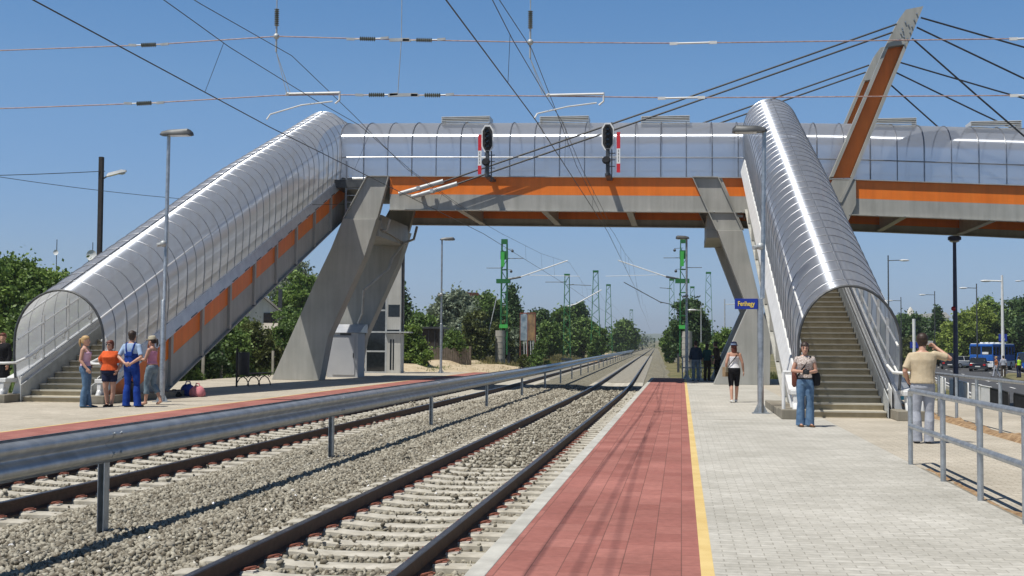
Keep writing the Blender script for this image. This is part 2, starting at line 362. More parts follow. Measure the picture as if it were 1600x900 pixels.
# ================================================================ THE SETTING
def ground_z(x, y):
    z = -.62
    xc = x - track_dx(y)
    if xc < -10.5: z = lerp(-.62, -.12, min(1, (-10.5-xc)/3.5))
    if xc < -13 and y > 62: z += .35*min(1, (-13-xc)/6)*min(1, (y-62)/20)
    if xc > 1.0 and y > 57: z = lerp(-.62, -.18, min(1, (xc-1.0)/2))
    xe = 5.9 if y > 37 else 7.6
    if xc > xe: z = lerp(-.18 if y > 57 else -.62, -1.08, min(1, (xc-xe)/.6))
    z += .04*math.sin(x*.31+1)*math.sin(y*.23)
    if y > 900: z += (y-900)*.008
    return z
xs = sorted(set([-2500, -1200, -600, -300, -160, -100, -70, -55, -45, -38, -32, -28]+[x*1.0 for x in range(-26, 15)]+[16, 18, 20, 24, 28, 34, 42, 55, 75, 110, 180, 320, 650, 1300, 2500]))
ys = sorted(set([-300, -80, -30, -10]+list(range(-4, 60, 4))+list(range(60, 130, 3))+list(range(130, 300, 10))+[320, 360, 420, 500, 600, 750, 900, 1100, 1400, 1900, 2600, 4000]))
v = []; f = []
for j, y in enumerate(ys):
    for i, x in enumerate(xs):
        xx = x + (track_dx(y) if abs(x) < 60 else 0)
        v.append((xx, y, ground_z(xx, y)))
n = len(xs)
for j in range(len(ys)-1):
    for i in range(n-1): f.append((j*n+i, j*n+i+1, (j+1)*n+i+1, (j+1)*n+i))
g = MB(); g.add(v, f); tag(g.build('ground', 'ground', recalc=False), kind='structure')

# ballast bed
bed = MB(); rings = []
prof = [(-11.2, -.70), (-9.9, -.47), (-9.2, -.45), (-7.0, -.45), (-6.5, -.37), (-4.8, -.37), (-4.3, -.45), (-1.6, -.45), (-1.0, -.48), (.6, -.72)]
yy = list(np.arange(-2, 60, 1.0))+list(np.arange(60, 200, 5.))+[220, 260, 320, 400, 520, 700, 900]
for y in yy:
    dx = track_dx(y); rings.append([(x+dx, y, z) for x, z in prof])
bed.loft(rings, closed=False, caps=False)
tag(bed.build('ballast_bed', 'ballast', recalc=False), kind='structure')

# loose stones (stuff): many small faceted stones, one mesh
def ico():
    t = (1+5**.5)/2
    v = np.array([(-1,t,0),(1,t,0),(-1,-t,0),(1,-t,0),(0,-1,t),(0,1,t),(0,-1,-t),(0,1,-t),(t,0,-1),(t,0,1),(-t,0,-1),(-t,0,1)], float)
    v /= np.linalg.norm(v[0])
    f = np.array([(0,11,5),(0,5,1),(0,1,7),(0,7,10),(0,10,11),(1,5,9),(5,11,4),(11,10,2),(10,7,6),(7,1,8),(3,9,4),(3,4,2),(3,2,6),(3,6,8),(3,8,9),(4,9,5),(2,4,11),(6,2,10),(8,6,7),(9,8,1)])
    return v, f
IV, IF = ico()
def rot_mats(n):
    q = rng.normal(size=(n, 4)); q /= np.linalg.norm(q, axis=1)[:, None]; w, x, y, z = q.T
    return np.stack([np.stack([1-2*(y*y+z*z), 2*(x*y-z*w), 2*(x*z+y*w)], 1), np.stack([2*(x*y+z*w), 1-2*(x*x+z*z), 2*(y*z-x*w)], 1), np.stack([2*(x*z-y*w), 2*(y*z+x*w), 1-2*(x*x+y*y)], 1)], 1)
SLEEP0, SLEEPD = 6.9, .6
def stones(n, x0, x1, y0, y1, size, zf):
    x = rng.uniform(x0, x1, n); y = rng.uniform(y0, y1, n)
    return x, y, np.full(n, size), zf(x, y)
def zbed(x, y):
    return np.interp(x, [p[0] for p in prof], [p[1] for p in prof])
P_ = []
def scatter(n, x0, x1, y0, y1, size, between=False):
    x = rng.uniform(x0, x1, n); y = rng.uniform(y0, y1, n); z = zbed(x, y)+size*.25
    z += np.where(rng.random(n) < .3, size*.35, 0)
    if between:      # keep the sleeper tops mostly clear
        ph = (y-SLEEP0) % SLEEPD; on = (ph < .15) | (ph > SLEEPD-.15)
        inside = (np.abs(x+2.95) < 1.28) | (np.abs(x+8.15) < 1.28)
        cov = rng.random(n) < np.where((y > 19) & (np.abs(x+2.95) < .6), .95, .05)
        keep = ~(on & inside & ~cov); z = np.where(on & inside, z+.045, z)
        nr = np.ones(n, bool)
        for rx in (-3.705, -2.195, -8.905, -7.395): nr &= np.abs(x-rx) > .10
        keep &= nr; x, y, z = x[keep], y[keep], z[keep]
    s = size*rng.uniform(.6, 1.35, len(x))
    P_.append(np.stack([x, y, z, s], 1))
scatter(26000, -6.95, -3.8, 7, 20, .030); scatter(15000, -6.95, -3.8, 20, 34, .038); scatter(7500, -6.95, -3.8, 34, 55, .055)
scatter(9000, -4.4, -1.35, 7, 18, .030, True); scatter(9000, -4.4, -1.35, 18, 34, .036, True); scatter(4500, -4.4, -1.35, 34, 55, .055, True)
scatter(8500, -9.9, -6.9, 11, 26, .032, True); scatter(5000, -9.9, -6.9, 26, 45, .045, True)
A = np.concatenate(P_); n = len(A)
vv = IV[None]*rng.uniform(.55, 1.38, (n, 12, 1))*np.stack([np.ones(n), rng.uniform(.6, .95, n), rng.uniform(.45, .8, n)], 1)[:, None, :]
vv = np.einsum('nij,nvj->nvi', rot_mats(n), vv)*A[:, 3][:, None, None]+A[:, None, :3]
ff = (IF[None]+(np.arange(n)*12)[:, None, None]).reshape(-1, 3)
st = np_mesh('ballast_stones', vv.reshape(-1, 3), ff, 'stone')
tag(st, 'loose grey-brown crushed stones filling the track beds', 'gravel', kind='stuff')

# platforms
def pl(name, mat, x0, x1, y0, y1, z0, z1, b=0):
    return tag(MB().box(x0, x1, y0, y1, z0, z1).build(name, mat, smooth=False, bevel=b), kind='structure')
pl('platform_paving', 'paving_grey', .22, 2.98, -4, 58, -.6, 0)
pl('platform_paving_outer', 'paving_beige', 3.02, 5.35, -4, 58, -.6, -.002)
pl('platform_paving_stairs', 'paving_beige', 5.75, 7.6, -4, 36.5, -1.2, -.004)
pl('tactile_tiles', 'red_tiles', -1.28, .13, -4, 58, -.6, 0)
pl('yellow_line', 'yellow_strip', .13, .22, -4, 58, -.6, .001)
pl('platform_edge_stone', 'kerb', -1.42, -1.28, -4, 58, -.9, .004, b=.008)
pl('left_platform_paving', 'paving_beige', -19.5, -11.35, -4, 66, -.6, 0)
pl('left_yellow_line', 'yellow_strip', -11.35, -11.27, -4, 66, -.6, .001)
pl('left_tactile_tiles', 'red_tiles', -11.27, -9.95, -4, 66, -.6, 0)
pl('left_platform_edge_stone', 'kerb', -9.95, -9.78, -4, 66, -.9, .004, b=.008)
pl('paving_joint', 'concrete_dark', 2.98, 3.02, -4, 16.0, -.6, .0)
pl('paving_joint_far', 'paving_beige', 2.98, 3.02, 16.0, 58, -.6, -.002)
pl('paving_repair', 'concrete', .35, 1.65, 25.55, 25.9, -.05, .003)
# dirt strips along the railings
def dirt_strip(name, x0, x1, y0, y1, z0=-.02, h=.06, seg=.35):
    mb = MB(); rings = []
    y = y0
    while y <= y1:
        hh = h*random.uniform(.4, 1.2); w0 = x0+random.uniform(-.02, .04); w1 = x1+random.uniform(-.05, .03)
        rings.append([(w0, y, z0), (lerp(w0, w1, .3), y, z0+hh*.8), (lerp(w0, w1, .65), y, z0+hh), (w1, y, z0)]); y += seg*random.uniform(.6, 1.3)
    mb.loft(rings, closed=False, caps=False)
    return tag(mb.build(name, 'dirt', recalc=False), kind='structure')
dirt_strip('dirt_strip', 2.99, 3.11, 2, 16.2, h=.045)
tag(MB().box(5.35, 5.75, -4, 58, -.6, -.03).build('dirt_trench', 'dirt', smooth=False), kind='structure')
dirt_strip('dirt_heap', 5.33, 5.78, 8, 40, z0=-.03, h=.13)
# road beside the station, lower than the platform, heading away to the right
def road_poly(off): return None
a = R(8.2)
def rp_(t, s):      # t metres along the road, s metres across
    bx, by = 10.5, 37
    return (bx + math.sin(a)*t + s*math.cos(a), by + t*math.cos(a) - s*math.sin(a))
def ribbon(name, mat, s0, s1, z, t0=-13, t1=600, step=10, dash=None, kind='structure'):
    mb = MB(); t = t0
    if dash:
        while t < t1:
            mb.loft([[(*rp_(t, s0), z), (*rp_(t, s1), z)], [(*rp_(t+dash[0], s0), z), (*rp_(t+dash[0], s1), z)]], closed=False, caps=False); t += dash[0]+dash[1]
    else:
        mb.loft([[(*rp_(t, s0), z), (*rp_(t, s1), z)] for t in np.arange(t0, t1+1, step)], closed=False, caps=False)
    o = mb.build(name, mat, recalc=False, smooth=False); return tag(o, kind=kind)
ribbon('road', 'asphalt', 0, 21, -.99)
ribbon('road_edge_line', 'road_paint', .5, .65, -.984)
ribbon('road_centre_line', 'road_paint', 10.2, 10.35, -.984)
for s in (3.8, 7.0, 13.6, 17.0): ribbon('road_lane_dashes', 'road_paint', s, s+.14, -.984, dash=(3, 5), t1=260)
mb = MB()
for t in np.arange(-40, 600, 10):
    pass
def kerb(name, s0, s1):
    mb = MB(); rg = []
    for t in np.arange(-13, 601, 10):
        p0 = rp_(t, s0); p1 = rp_(t, s1); rg.append([(*p0, -1.2), (*p1, -1.2), (*p1, -.87), (*p0, -.87)])
    mb.loft(rg); return tag(mb.build(name, 'kerb', smooth=False), kind='structure')
kerb('road_kerb', -.16, -.001); kerb('road_kerb_far', 21.001, 21.16)
# grass island with workers between the lanes on the right
isl = MB(); isl.prism_xy([(25.0, 96.5), (37, 95), (41, 126), (31.5, 124), (27.2, 109)], -1.2, -.90); tag(isl.build('grass_island', 'ground', smooth=False), kind='structure')

# sandy patch beyond the left platform end
sp = MB(); rg = []
for j in range(14):
    y = 66.5+j*2.2; rg.append([(-21+i*.75+.5*math.sin(j*1.3), y, -.28+(.30 if 0 < i < 12 and 0 < j < 13 else 0)*math.sin(math.pi*i/13)*math.sin(math.pi*j/13)+random.uniform(0, .10)+(.38 if i < 8 else .15)*(1 if i < 11 else 0)) for i in range(14)])
sp.loft(rg, closed=False, caps=False); tag(sp.build('sandy_ground', 'sand_pale', recalc=False), kind='structure')

# ================================================================ RAILWAY TRACKS
def rail_mesh(xc, y0, y1, name, parent):
    # I-profile: foot, web, head
    pr = [(-.072, 0), (.072, 0), (.072, .012), (.012, .03), (.010, .125), (.036, .135), (.036, .165), (.028, .172), (-.028, .172), (-.036, .165), (-.036, .135), (-.010, .125), (-.012, .03), (-.072, .012)]
    mb = MB(); ysl = list(np.arange(y0, 40, 6.0))+list(np.arange(40, 120, 4.0))+list(np.arange(120, 400, 14.))+[450, 520, 620, 760, 880]
    rings = [[(xc+x+track_dx(y), y, -.412+z) for x, z in pr] for y in ysl]
    mb.loft(rings); nseg = len(ysl)-1; np_ = len(pr)
    mi = []
    for i in range(nseg):
        for k in range(np_): mi.append(1 if k in (6, 7, 8) else 0)
    mi += [0, 0]; mb.mi = mi
    o = mb.build(name, ['rail_rust', 'rail_head'], parent, angle=30, recalc=False)
    return o
def sleeper_mesh():
    mb = MB()
    # concrete sleeper: slightly raised ends, thinner middle
    st = [(-1.28, .0), (-1.2, .012), (-.95, .012), (-.6, .012), (-.35, -.012), (.35, -.012), (.6, .012), (.95, .012), (1.2, .012), (1.28, .0)]
    rings = []
    for x, dz in st:
        rings.append([(x, -.14, -.16), (x, .14, -.16), (x, .115, dz-.012), (x, .095, dz), (x, -.095, dz), (x, -.115, dz-.012)])
    mb.loft(rings); return mb
def clip_mesh(xr, side):
    mb = MB(); s = side; x = xr+s*.115
    pts = []
    for k in range(13):
        t = k/12; a2 = t*math.pi*1.5-.3
        pts.append((x+s*.055*math.sin(a2*1.1)*.8+s*.01, .062*math.cos(a2)*.8, .028+.03*math.sin(t*math.pi)))
    mb.tube(pts, .0085, 6)
    mb.tube([(x-s*.06, -.03, .03), (x+s*.07, -.045, .045)], .0085, 6); mb.tube([(x-s*.06, .03, .03), (x+s*.07, .045, .045)], .0085, 6)
    m2 = MB(); m2.box(x-.055, x+.055, -.07, .07, .005, .022)
    return mb, m2
def make_track(xc, label, y0, name='railway_track', first=60, nclip=34):
    t = empty(name, (0, 0, 0), label=label, cat='railway track', group='railway tracks')
    rail_mesh(xc-.755, 4 if xc > -5 else 9, 880, 'rail', t); rail_mesh(xc+.755, 4 if xc > -5 else 9, 880, 'rail', t)
    base = None; cl = []; pads = []
    yv = [SLEEP0+i*SLEEPD for i in range(0, 1200)]; yv = [y for y in yv if y >= y0]
    for i, y in enumerate(yv[:95]):
        loc = (xc+track_dx(y), y, -.408)
        if base is None:
            base = sleeper_mesh().build('sleeper', 'concrete_sleeper', t, bevel=0); o = base
            for xr, s in ((-.755, 1), (-.755, -1), (.755, 1), (.755, -1)):
                a_, b_ = clip_mesh(xr, s); c = a_.build('rail_clip', 'clip_rust', o); cl.append(c); pads.append(b_.build('clip_pad', 'nylon_white', o, smooth=False))
        else:
            o = base.copy(); COL.objects.link(o); o.parent = t
            if i < nclip:
                for c in cl+pads:
                    d = c.copy(); COL.objects.link(d); d.parent = o
        o.location = loc; o.rotation_euler = (0, 0, random.uniform(-.006, .006))
    # the far sleepers as one part
    mb = MB(); ref = sleeper_mesh()
    for y in yv[95:360]:
        mb.box(xc-1.28+track_dx(y), xc+1.28+track_dx(y), y-.1, y+.1, -.5, -.40)
    o = mb.build('distant_sleepers', 'concrete_sleeper', t, smooth=False, recalc=False); tag(o, kind='stuff')
make_track(-2.95, 'nearer railway track with rusty rails on concrete sleepers beside the red-tiled platform edge', 6.6)
make_track(-8.15, 'farther railway track with rusty rails running behind the metal guard rail', 11.0)

# ================================================================ GUARD RAIL between the tracks
gr = empty('guard_rail', (-5.72, 9, -.4), label='long galvanised corrugated guard rail on steel posts between the two tracks', cat='guard rail')
wprof = [(0, .40), (-.015, .385), (.03, .355), (.075, .33), (.085, .29), (.075, .25), (.035, .215), (.005, .185), (.005, .165), (.035, .135), (.075, .10), (.085, .06), (.075, .02), (.03, -.005), (-.015, -.035), (0, -.05)]
def beam_seg(ya, yb, off):
    mb = MB(); rg = []
    nseg = max(2, int((yb-ya)/4)+1)
    for k in range(nseg+1):
        y = lerp(ya, yb, k/nseg); x0 = .11+off+track_dx(y)
        rg.append([(x0+a_-.0, y-9, .775+b_*.80) for a_, b_ in wprof]+[(x0+a_-.006, y-9, .775+b_*.80) for a_, b_ in wprof[::-1]])
    mb.loft(rg); return mb
yb = [3.4+8.1*i for i in range(0, 22)]+[3.4+8.1*22+16*i for i in range(0, 5)]
for i in range(len(yb)-1):
    beam_seg(yb[i]-.15, yb[i+1]+.15, .004*(i % 2)).build('rail_beam', 'galv_beam', gr, angle=60)
bolt = None
def post_mb():
    mb = MB()   # C-channel post
    mb.box(-.03, .03, .047, .055, 0, .95).box(-.035, -.028, -.055, .055, 0, .93).box(.028, .035, -.055, .055, 0, .95)
    mb.box(.03, .055, -.05, .05, .85, .98)
    return mb
pb = post_mb().build('post', 'galvanised', gr, smooth=False)
py = [3.4+8.1*i-.05 for i in range(1, 22)]+[181.5+8*i for i in range(8)]
for i, y in enumerate(py):
    o = pb if i == 0 else pb.copy()
    if i: COL.objects.link(o); o.parent = gr
    o.location = ((.05 if i == 0 else 0)+track_dx(y), y-9, .0); o.rotation_euler = (0, R(random.uniform(-.5, .5)), R(90)); o.scale = (1, 1, 1.0)
    o.rotation_euler = (0, 0, 0)
for i in range(5):
    y = 3.4+8.1*(i+1); mb = MB()
    for dy in (-.13, .02):
        for z in (1.02, .83): mb.ball((.20, y-9+dy, z), .017, 8, 5, (.7, 1, 1))
    mb.build('splice_bolts', 'galvanised', gr)
# ================================================================ FOOTBRIDGE
def zg(x): return interp(x, [-17, -12.5, -4.76, 2.4, 6.7, 13.1, 30], [8.54, 8.50, 8.37, 8.25, 8.12, 7.81, 6.85])
YF, YB = 49.0, 55.6
br = empty('footbridge', (0, YF, 0), label='long grey and orange footbridge with clear tube roof spanning the railway tracks', cat='footbridge')
def W(o):            # keep world coordinates under an Empty placed elsewhere
    p = o.parent; o.matrix_parent_inverse = Matrix.Translation(-Vector(p.location)); return o
XS = [-14.2, -12.5, -9.5, -6.5, -3.5, -.5, 2.4, 4.5, 6.7, 9, 11, 13.1, 16, 19, 22]
def girder(name, y, out, parent, x0=-13.6, x1=22, inner=True):
    xs_ = [x0]+[x for x in XS if x0+.3 < x < x1-.3]+[x1]
    w = MB()     # web with orange upper band and grey lower band, fins, flanges
    for a_, b_ in zip(xs_[:-1], xs_[1:]):
        def strip(za, zb, mi, ya, yb2):
            w.m = mi
            w.add([(a_, ya, zg(a_)+za), (b_, ya, zg(b_)+za), (b_, ya, zg(b_)+zb), (a_, ya, zg(a_)+zb), (a_, yb2, zg(a_)+za), (b_, yb2, zg(b_)+za), (b_, yb2, zg(b_)+zb), (a_, yb2, zg(a_)+zb)],
                  [(0, 1, 2, 3), (4, 7, 6, 5), (0, 4, 5, 1), (3, 2, 6, 7)])
        ya, yb2 = y+.11, y+.14
        strip(-.75 if inner else -1.08, -.02, 1, ya, yb2); strip(-1.38, -.751 if inner else -1.081, 0, ya, yb2)
        strip(-.03, 0, 0, y-.0, y+.25)          # top flange
        strip(-1.42, -1.382, 0, y-.0, y+.25)    # bottom flange
    return w.build(name, ['grey_paint', 'orange_paint'], parent, smooth=False)
gf = W(girder('girder', YF, -1, br, x0=-12.0, x1=22)); gb = W(girder('girder', YB-.25, 1, br, x0=-12.7, x1=22, inner=False))
# tiny bolts along the lower flange
x = -11.3
while x < 14:
    mb = MB(); mb.ball((x, YF-.01, zg(x)-1.40), .03, 6, 4); W(mb.build('flange_bolt', 'galvanised', br)); x += 1.05
# deck slab
mb = MB(); rg = []
for x in [-17.0]+XS[1:]: rg.append([(x, YF+.3, zg(x)-.45), (x, YB-.3, zg(x)-.45), (x, YB-.3, zg(x)-.12), (x, YF+.3, zg(x)-.12)])
mb.loft(rg); W(mb.build('deck', 'dark_steel', br, smooth=False))
# walkway floor under the tube
mb = MB(); rg = []
for x in [-17.0]+XS[1:]: rg.append([(x, 50.2, zg(x)-.12), (x, 54.4, zg(x)-.12), (x, 54.4, zg(x)+.04), (x, 50.2, zg(x)+.04)])
mb.loft(rg); W(mb.build('walkway', 'concrete', br, smooth=False))
for x in (-9.1, -5.6, -2.1, 1.4, 4.9, 8.7, 12.1, 15.6):
    mb = MB(); z = zg(x)-1.38
    mb.box(x-.13, x+.13, YF+.2, YB-.2, z, z+.05).box(x-.015, x+.015, YF+.2, YB-.2, z+.05, z+.75)
    W(mb.build('cross_beam', 'grey_paint', br, smooth=False))
for x in (-9.9, 1.2):
    mb = MB(); mb.bar((x, YF+.3, zg(x)-1.2), (x+1.0, YF+.9, zg(x)-1.25), .1, .1); W(mb.build('brace', 'grey_paint', br, smooth=False))
# node plates at the piers
def slab(poly, y0, y1, name, parent, mats='grey_paint', flange=True, inset=.10):
    mb = MB(); mb.prism_xz(poly, y0+inset, y1-inset)
    if flange:
        n = len(poly)
        for i in range(n):
            x0_, z0_ = poly[i]; x1_, z1_ = poly[(i+1) % n]; d = Vector((x1_-x0_, 0, z1_-z0_)); L = d.length
            if L < .05: continue
            mb.bar((x0_, (y0+y1)/2, z0_), (x1_, (y0+y1)/2, z1_), y1-y0, .035, up=(-d.z, 0, d.x))
    return mb.build(name, mats, parent, smooth=False)
nodeL = [(-12.97, 8.49), (-12.04, 8.48), (-12.51, 6.72), (-13.95, 6.72)]
nodeR = [(.44, 8.29), (1.45, 8.27), (2.40, 6.14), (1.40, 6.14), (.97, 7.1)]
pL = empty('bridge_pier', (-15.9, YF, 0), label='tall grey leaning bridge pier on the left platform behind the bench', cat='bridge pier', group='bridge piers')
pR = empty('bridge_pier', (2.4, YF, 0), label='tall grey bridge pier on the right platform behind the walking woman', cat='bridge pier', group='bridge piers')
legL = [(-12.51, 6.70), (-12.98, 5.21), (-14.52, 1.81), (-14.85, 0.0), (-16.92, 0.0), (-15.13, 4.04), (-14.44, 5.48), (-13.95, 6.70)]
legR = [(2.40, 6.12), (2.65, 5.1), (3.14, 3.02), (3.49, 2.06), (3.45, 0), (1.26, 0), (2.59, 3.02), (1.42, 6.12)]
for y in (YF-.06, YB-.80):
    mb = MB(); mb.prism_xz(legL, y, y+.8); W(mb.build('leg', 'grey_paint', pL, smooth=False, bevel=.012))
    W(slab([(p[0], p[1]) for p in nodeL], y+.02, y+.35, 'node_plate', pL, inset=.13))
    mb = MB(); mb.prism_xz(legR, y, y+.8); W(mb.build('leg', 'grey_paint', pR, smooth=False, bevel=.012))
    W(slab(nodeR, y+.02, y+.35, 'node_plate', pR, inset=.13))
    W(slab([(1.50, 8.24), (1.60, 8.24), (2.47, 6.14), (2.44, 6.14)], y+.1, y+.3, 'stiffener', pR, flange=False, inset=.01))
    mb = MB(); mb.prism_xz([(3.49, 1.2), (3.49, 2.6), (5.9, zg(6)-.05), (6.8, zg(6.8)-.05), (6.8, zg(6.8)-1.0), (4.2, 1.6)], y+.05, y+.7); W(mb.build('tower_leg', 'grey_paint', pR, smooth=False))
# beams joining front and rear legs
for pr_, x0, x1, z in ((pL, -13.9, -12.6, 6.35), (pR, 1.0, 2.3, 6.2)):
    mb = MB(); mb.box(x0, x1, YF+.7, YB-.8, z-.3, z); W(mb.build('cross_member', 'grey_paint', pr_, smooth=False))
# slanted box between the legs
mb = MB(); mb.prism_yz([(YF+.74, 6.35), (YB-.8, 6.1), (YB-.8, 6.95), (YF+.74, 6.95)], -13.0, -12.5); W(mb.build('haunch', 'grey_paint', pL, smooth=False))
mb = MB(); mb.prism_yz([(YF+.74, 6.2), (YB-.8, 5.9), (YB-.8, 6.85), (YF+.74, 6.85)], 1.02, 1.5); W(mb.build('haunch', 'grey_paint', pR, smooth=False))
# drain pipe zigzagging down between the left legs
mb = MB(); mb.tube([(-12.1, 49.6, 6.75), (-12.3, 49.9, 6.35), (-12.75, 50.2, 6.3)], .055, 8); W(mb.build('drain_elbow', 'galv_matte', pL)); mb = MB(); mb.tube([(-12.0, 54.4, 6.9), (-12.1, 54.2, 6.3), (-12.5, 53.9, 6.1), (-12.9, 53.4, 5.4), (-13.0, 53.2, 4.9), (-14.0, 52.6, 3.9), (-14.2, 53.2, 2.9), (-14.5, 53.6, 2.45)], .06, 8)
W(mb.build('drain_pipe', 'galv_matte', pL))

# tube roof of the bridge
TW, TC = 2.0, 52.3
def tube_sec(x, grow=0):
    z0 = zg(x)+.04; pts = [(TC-TW-grow, z0)]
    for k in range(0, 25):
        t = math.pi*(1-k/24); pts.append((TC+(TW+grow)*math.cos(t), z0+1.46+(1.25+grow)*math.sin(t)))
    pts.append((TC+TW+grow, z0)); return pts
def bridge_roof(xa, xb):
    mb = MB(); n = max(2, int((xb-xa)/1.05)); rg = []
    for i in range(n+1):
        x = lerp(xa, xb, i/n); rg.append([(x, y, z) for y, z in tube_sec(x)])
    mb.loft(rg, closed=False, caps=False); return mb
W(sheet_uv(bridge_roof(-14.55, 22).build('tube_roof', 'clear_sheet_bridge', br, recalc=False), len(tube_sec(0))))
x = -14.5; i = 0
while x < 16:
    mb = MB(); mb.tube([(x, y, z) for y, z in tube_sec(x, .01)], .028 if i % 2 else .022, 6)
    W(mb.build('roof_rib', 'rib_metal', br)); x += 1.05; i += 1
for dz, yo, r in ((.08, TC-TW-.03, .03), (.98, TC-TW-.03, .02), (.08, TC+TW+.03, .03), (.98, TC+TW+.03, .02)):
    mb = MB(); mb.tube([(x, yo, zg(x)+dz) for x in [-14.5]+XS[1:]], r, 6); W(mb.build('roof_rail', 'rib_metal', br))
# handrails inside
for y in (50.55, 54.05):
    mb = MB(); mb.tube([(x, y, zg(x)+1.0) for x in [-14.5]+XS[1:]], .025, 6)
    for x in np.arange(-14, 21, 2.1): mb.tube([(x, y, zg(x)), (x, y, zg(x)+1.0)], .02, 6)
    W(mb.build('handrail', 'white_metal', br))
# louvred ventilation boxes on the ridge
for xa, xb in ((-10.39, -8.25), (-6.07, -3.95), (-1.71, .35), (8.0, 9.65), (11.8, 13.8)):
    mb = MB(); z = zg((xa+xb)/2)+2.72
    mb.box(xa, xb, TC-.5, TC+.5, z+.26, z+.29); mb.box(xa, xa+.03, TC-.45, TC+.45, z-.1, z+.26); mb.box(xb-.03, xb, TC-.45, TC+.45, z-.1, z+.26)
    for k in range(4): mb.bar((xa, TC-.47, z-.02+k*.075), (xb, TC-.47, z-.02+k*.075), .05, .02)
    for k in range(4): mb.bar((xa, TC+.47, z-.02+k*.075), (xb, TC+.47, z-.02+k*.075), .05, .02)
    W(mb.build('roof_vent', 'white_metal', br, smooth=False))
# grating end wall pieces left and right of the girder ends
mb = MB()
for z in np.arange(6.9, 8.5, .28): mb.bar((-13.95, 49.4, z), (-13.0, 49.4, z), .03, .03)
mb.bar((-13.95, 49.4, 6.9), (-13.95, 49.4, 9.2), .06, .06); mb.bar((-13.2, 49.4, 6.9), (-13.2, 49.4, 8.5), .05, .05)
W(mb.build('ladder', 'rib_metal', br, smooth=False))
mb = MB()
for z in np.arange(6.75, 8.2, .16): mb.bar((1.62, 49.5, z), (2.45, 49.5, z), .02, .11)
W(mb.build('louvre_panel', 'silver_flashing', br, smooth=False))

# towers and stay cables
def tower(y, sign):
    t = MB(); d = .16
    # flange plates left and right, grey head, orange recessed web
    A0, A1 = (5.81, 8.22), (8.55, 14.76); B0, B1 = (6.74, 8.22), (9.42, 14.92)
    def at(p, q, k): return (lerp(p[0], q[0], k), lerp(p[1], q[1], k))
    def plate(p0, p1, w, ya, yb2):
        # slanted strip of width w (horizontal) between heights
        t.add([(p0[0], ya, p0[1]), (p0[0]+w, ya, p0[1]), (p1[0]+w, ya, p1[1]), (p1[0], ya, p1[1]), (p0[0], yb2, p0[1]), (p0[0]+w, yb2, p0[1]), (p1[0]+w, yb2, p1[1]), (p1[0], yb2, p1[1])],
              [(0, 1, 2, 3), (4, 7, 6, 5), (0, 4, 5, 1), (1, 5, 6, 2), (2, 6, 7, 3), (3, 7, 4, 0)])
    k1 = .78
    plate(A0, at(A0, A1, k1), .13, y, y+.5); plate((B0[0]-.13, B0[1]), (at(B0, B1, k1)[0]-.13, at(B0, B1, k1)[1]), .13, y, y+.5)
    t.m = 1
    a0 = (A0[0]+.13, A0[1]); a1 = at(A0, A1, k1); a1 = (a1[0]+.13, a1[1]); b0 = (B0[0]-.13, B0[1]); b1 = at(B0, B1, k1); b1 = (b1[0]-.13, b1[1])
    t.prism_xz([a0, b0, b1, a1], y+.34, y+.40)
    t.m = 0
    a1 = at(A0, A1, k1); b1 = at(B0, B1, k1)
    t.prism_xz([a1, b1, (9.42, 14.92), (8.75, 14.80), (8.50, 14.45)], y, y+.5)
    o = t.build('tower', ['grey_paint', 'orange_paint'], br, smooth=False); W(o)
    mb = MB(); mb.prism_xz([(6.74, 8.22), (6.62, 8.22), (6.13, 7.2), (6.25, 7.2)], y-.03, y+.03); W(mb.build('tower_foot', 'grey_paint', br, smooth=False))
    for (x, z) in ((8.72, 14.30), (8.84, 14.18), (8.60, 14.05), (8.55, 13.85), (8.66, 13.72), (8.44, 13.60), (8.62, 13.95), (9.16, 14.62), (9.06, 14.38), (8.97, 14.12), (8.9, 13.88), (8.8, 13.64), (8.68, 13.42)):
        mb = MB(); mb.tube([(x, y-.05, z), (x, y+.01, z)], .030, 8); W(mb.build('tower_bolt', 'galvanised', br))
tower(YF-.02, -1); tower(YB-.48, 1)
def cable(p0, p1, r=.036):
    mb = MB(); mb.tube([p0, tuple(Vector(p0).lerp(Vector(p1), .5)-Vector((0, 0, .03))), p1], r, 8); W(mb.build('stay_cable', 'cable_black', br))
for y, in ((YF-.22,), (YB+.22,)):
    cable((8.36, y, 14.18), (-9.70, y, 8.17)); cable((8.20, y, 13.86), (-9.15, y, 8.07))
    cable((9.28, y, 14.41), (18.2, y, 11.5)); cable((9.12, y, 14.03), (16.8, y, 10.0)); cable((8.94, y, 13.60), (13.9, y, 8.9))
    for ax, az, bx, bz in ((-11.53, 7.70, -9.70, 8.20), (-10.98, 7.57, -9.12, 8.09)):
        mb = MB(); mb.tube([(ax, y, az), (bx, y, bz)], .095, 12); mb.tube([(bx-.05, y, bz-.015), (bx+.03, y, bz+.01)], .10, 12); mb.tube([(ax, y, az), (ax+.06, y, az+.02)], .10, 12)
        mx_, mz_ = (ax+bx)/2-.1, (az+bz)/2; mb.box(mx_-.07, mx_+.07, y-.10, y+.22, mz_-.10, mz_+.06)
        W(mb.build('cable_anchor', 'galv_matte', br))
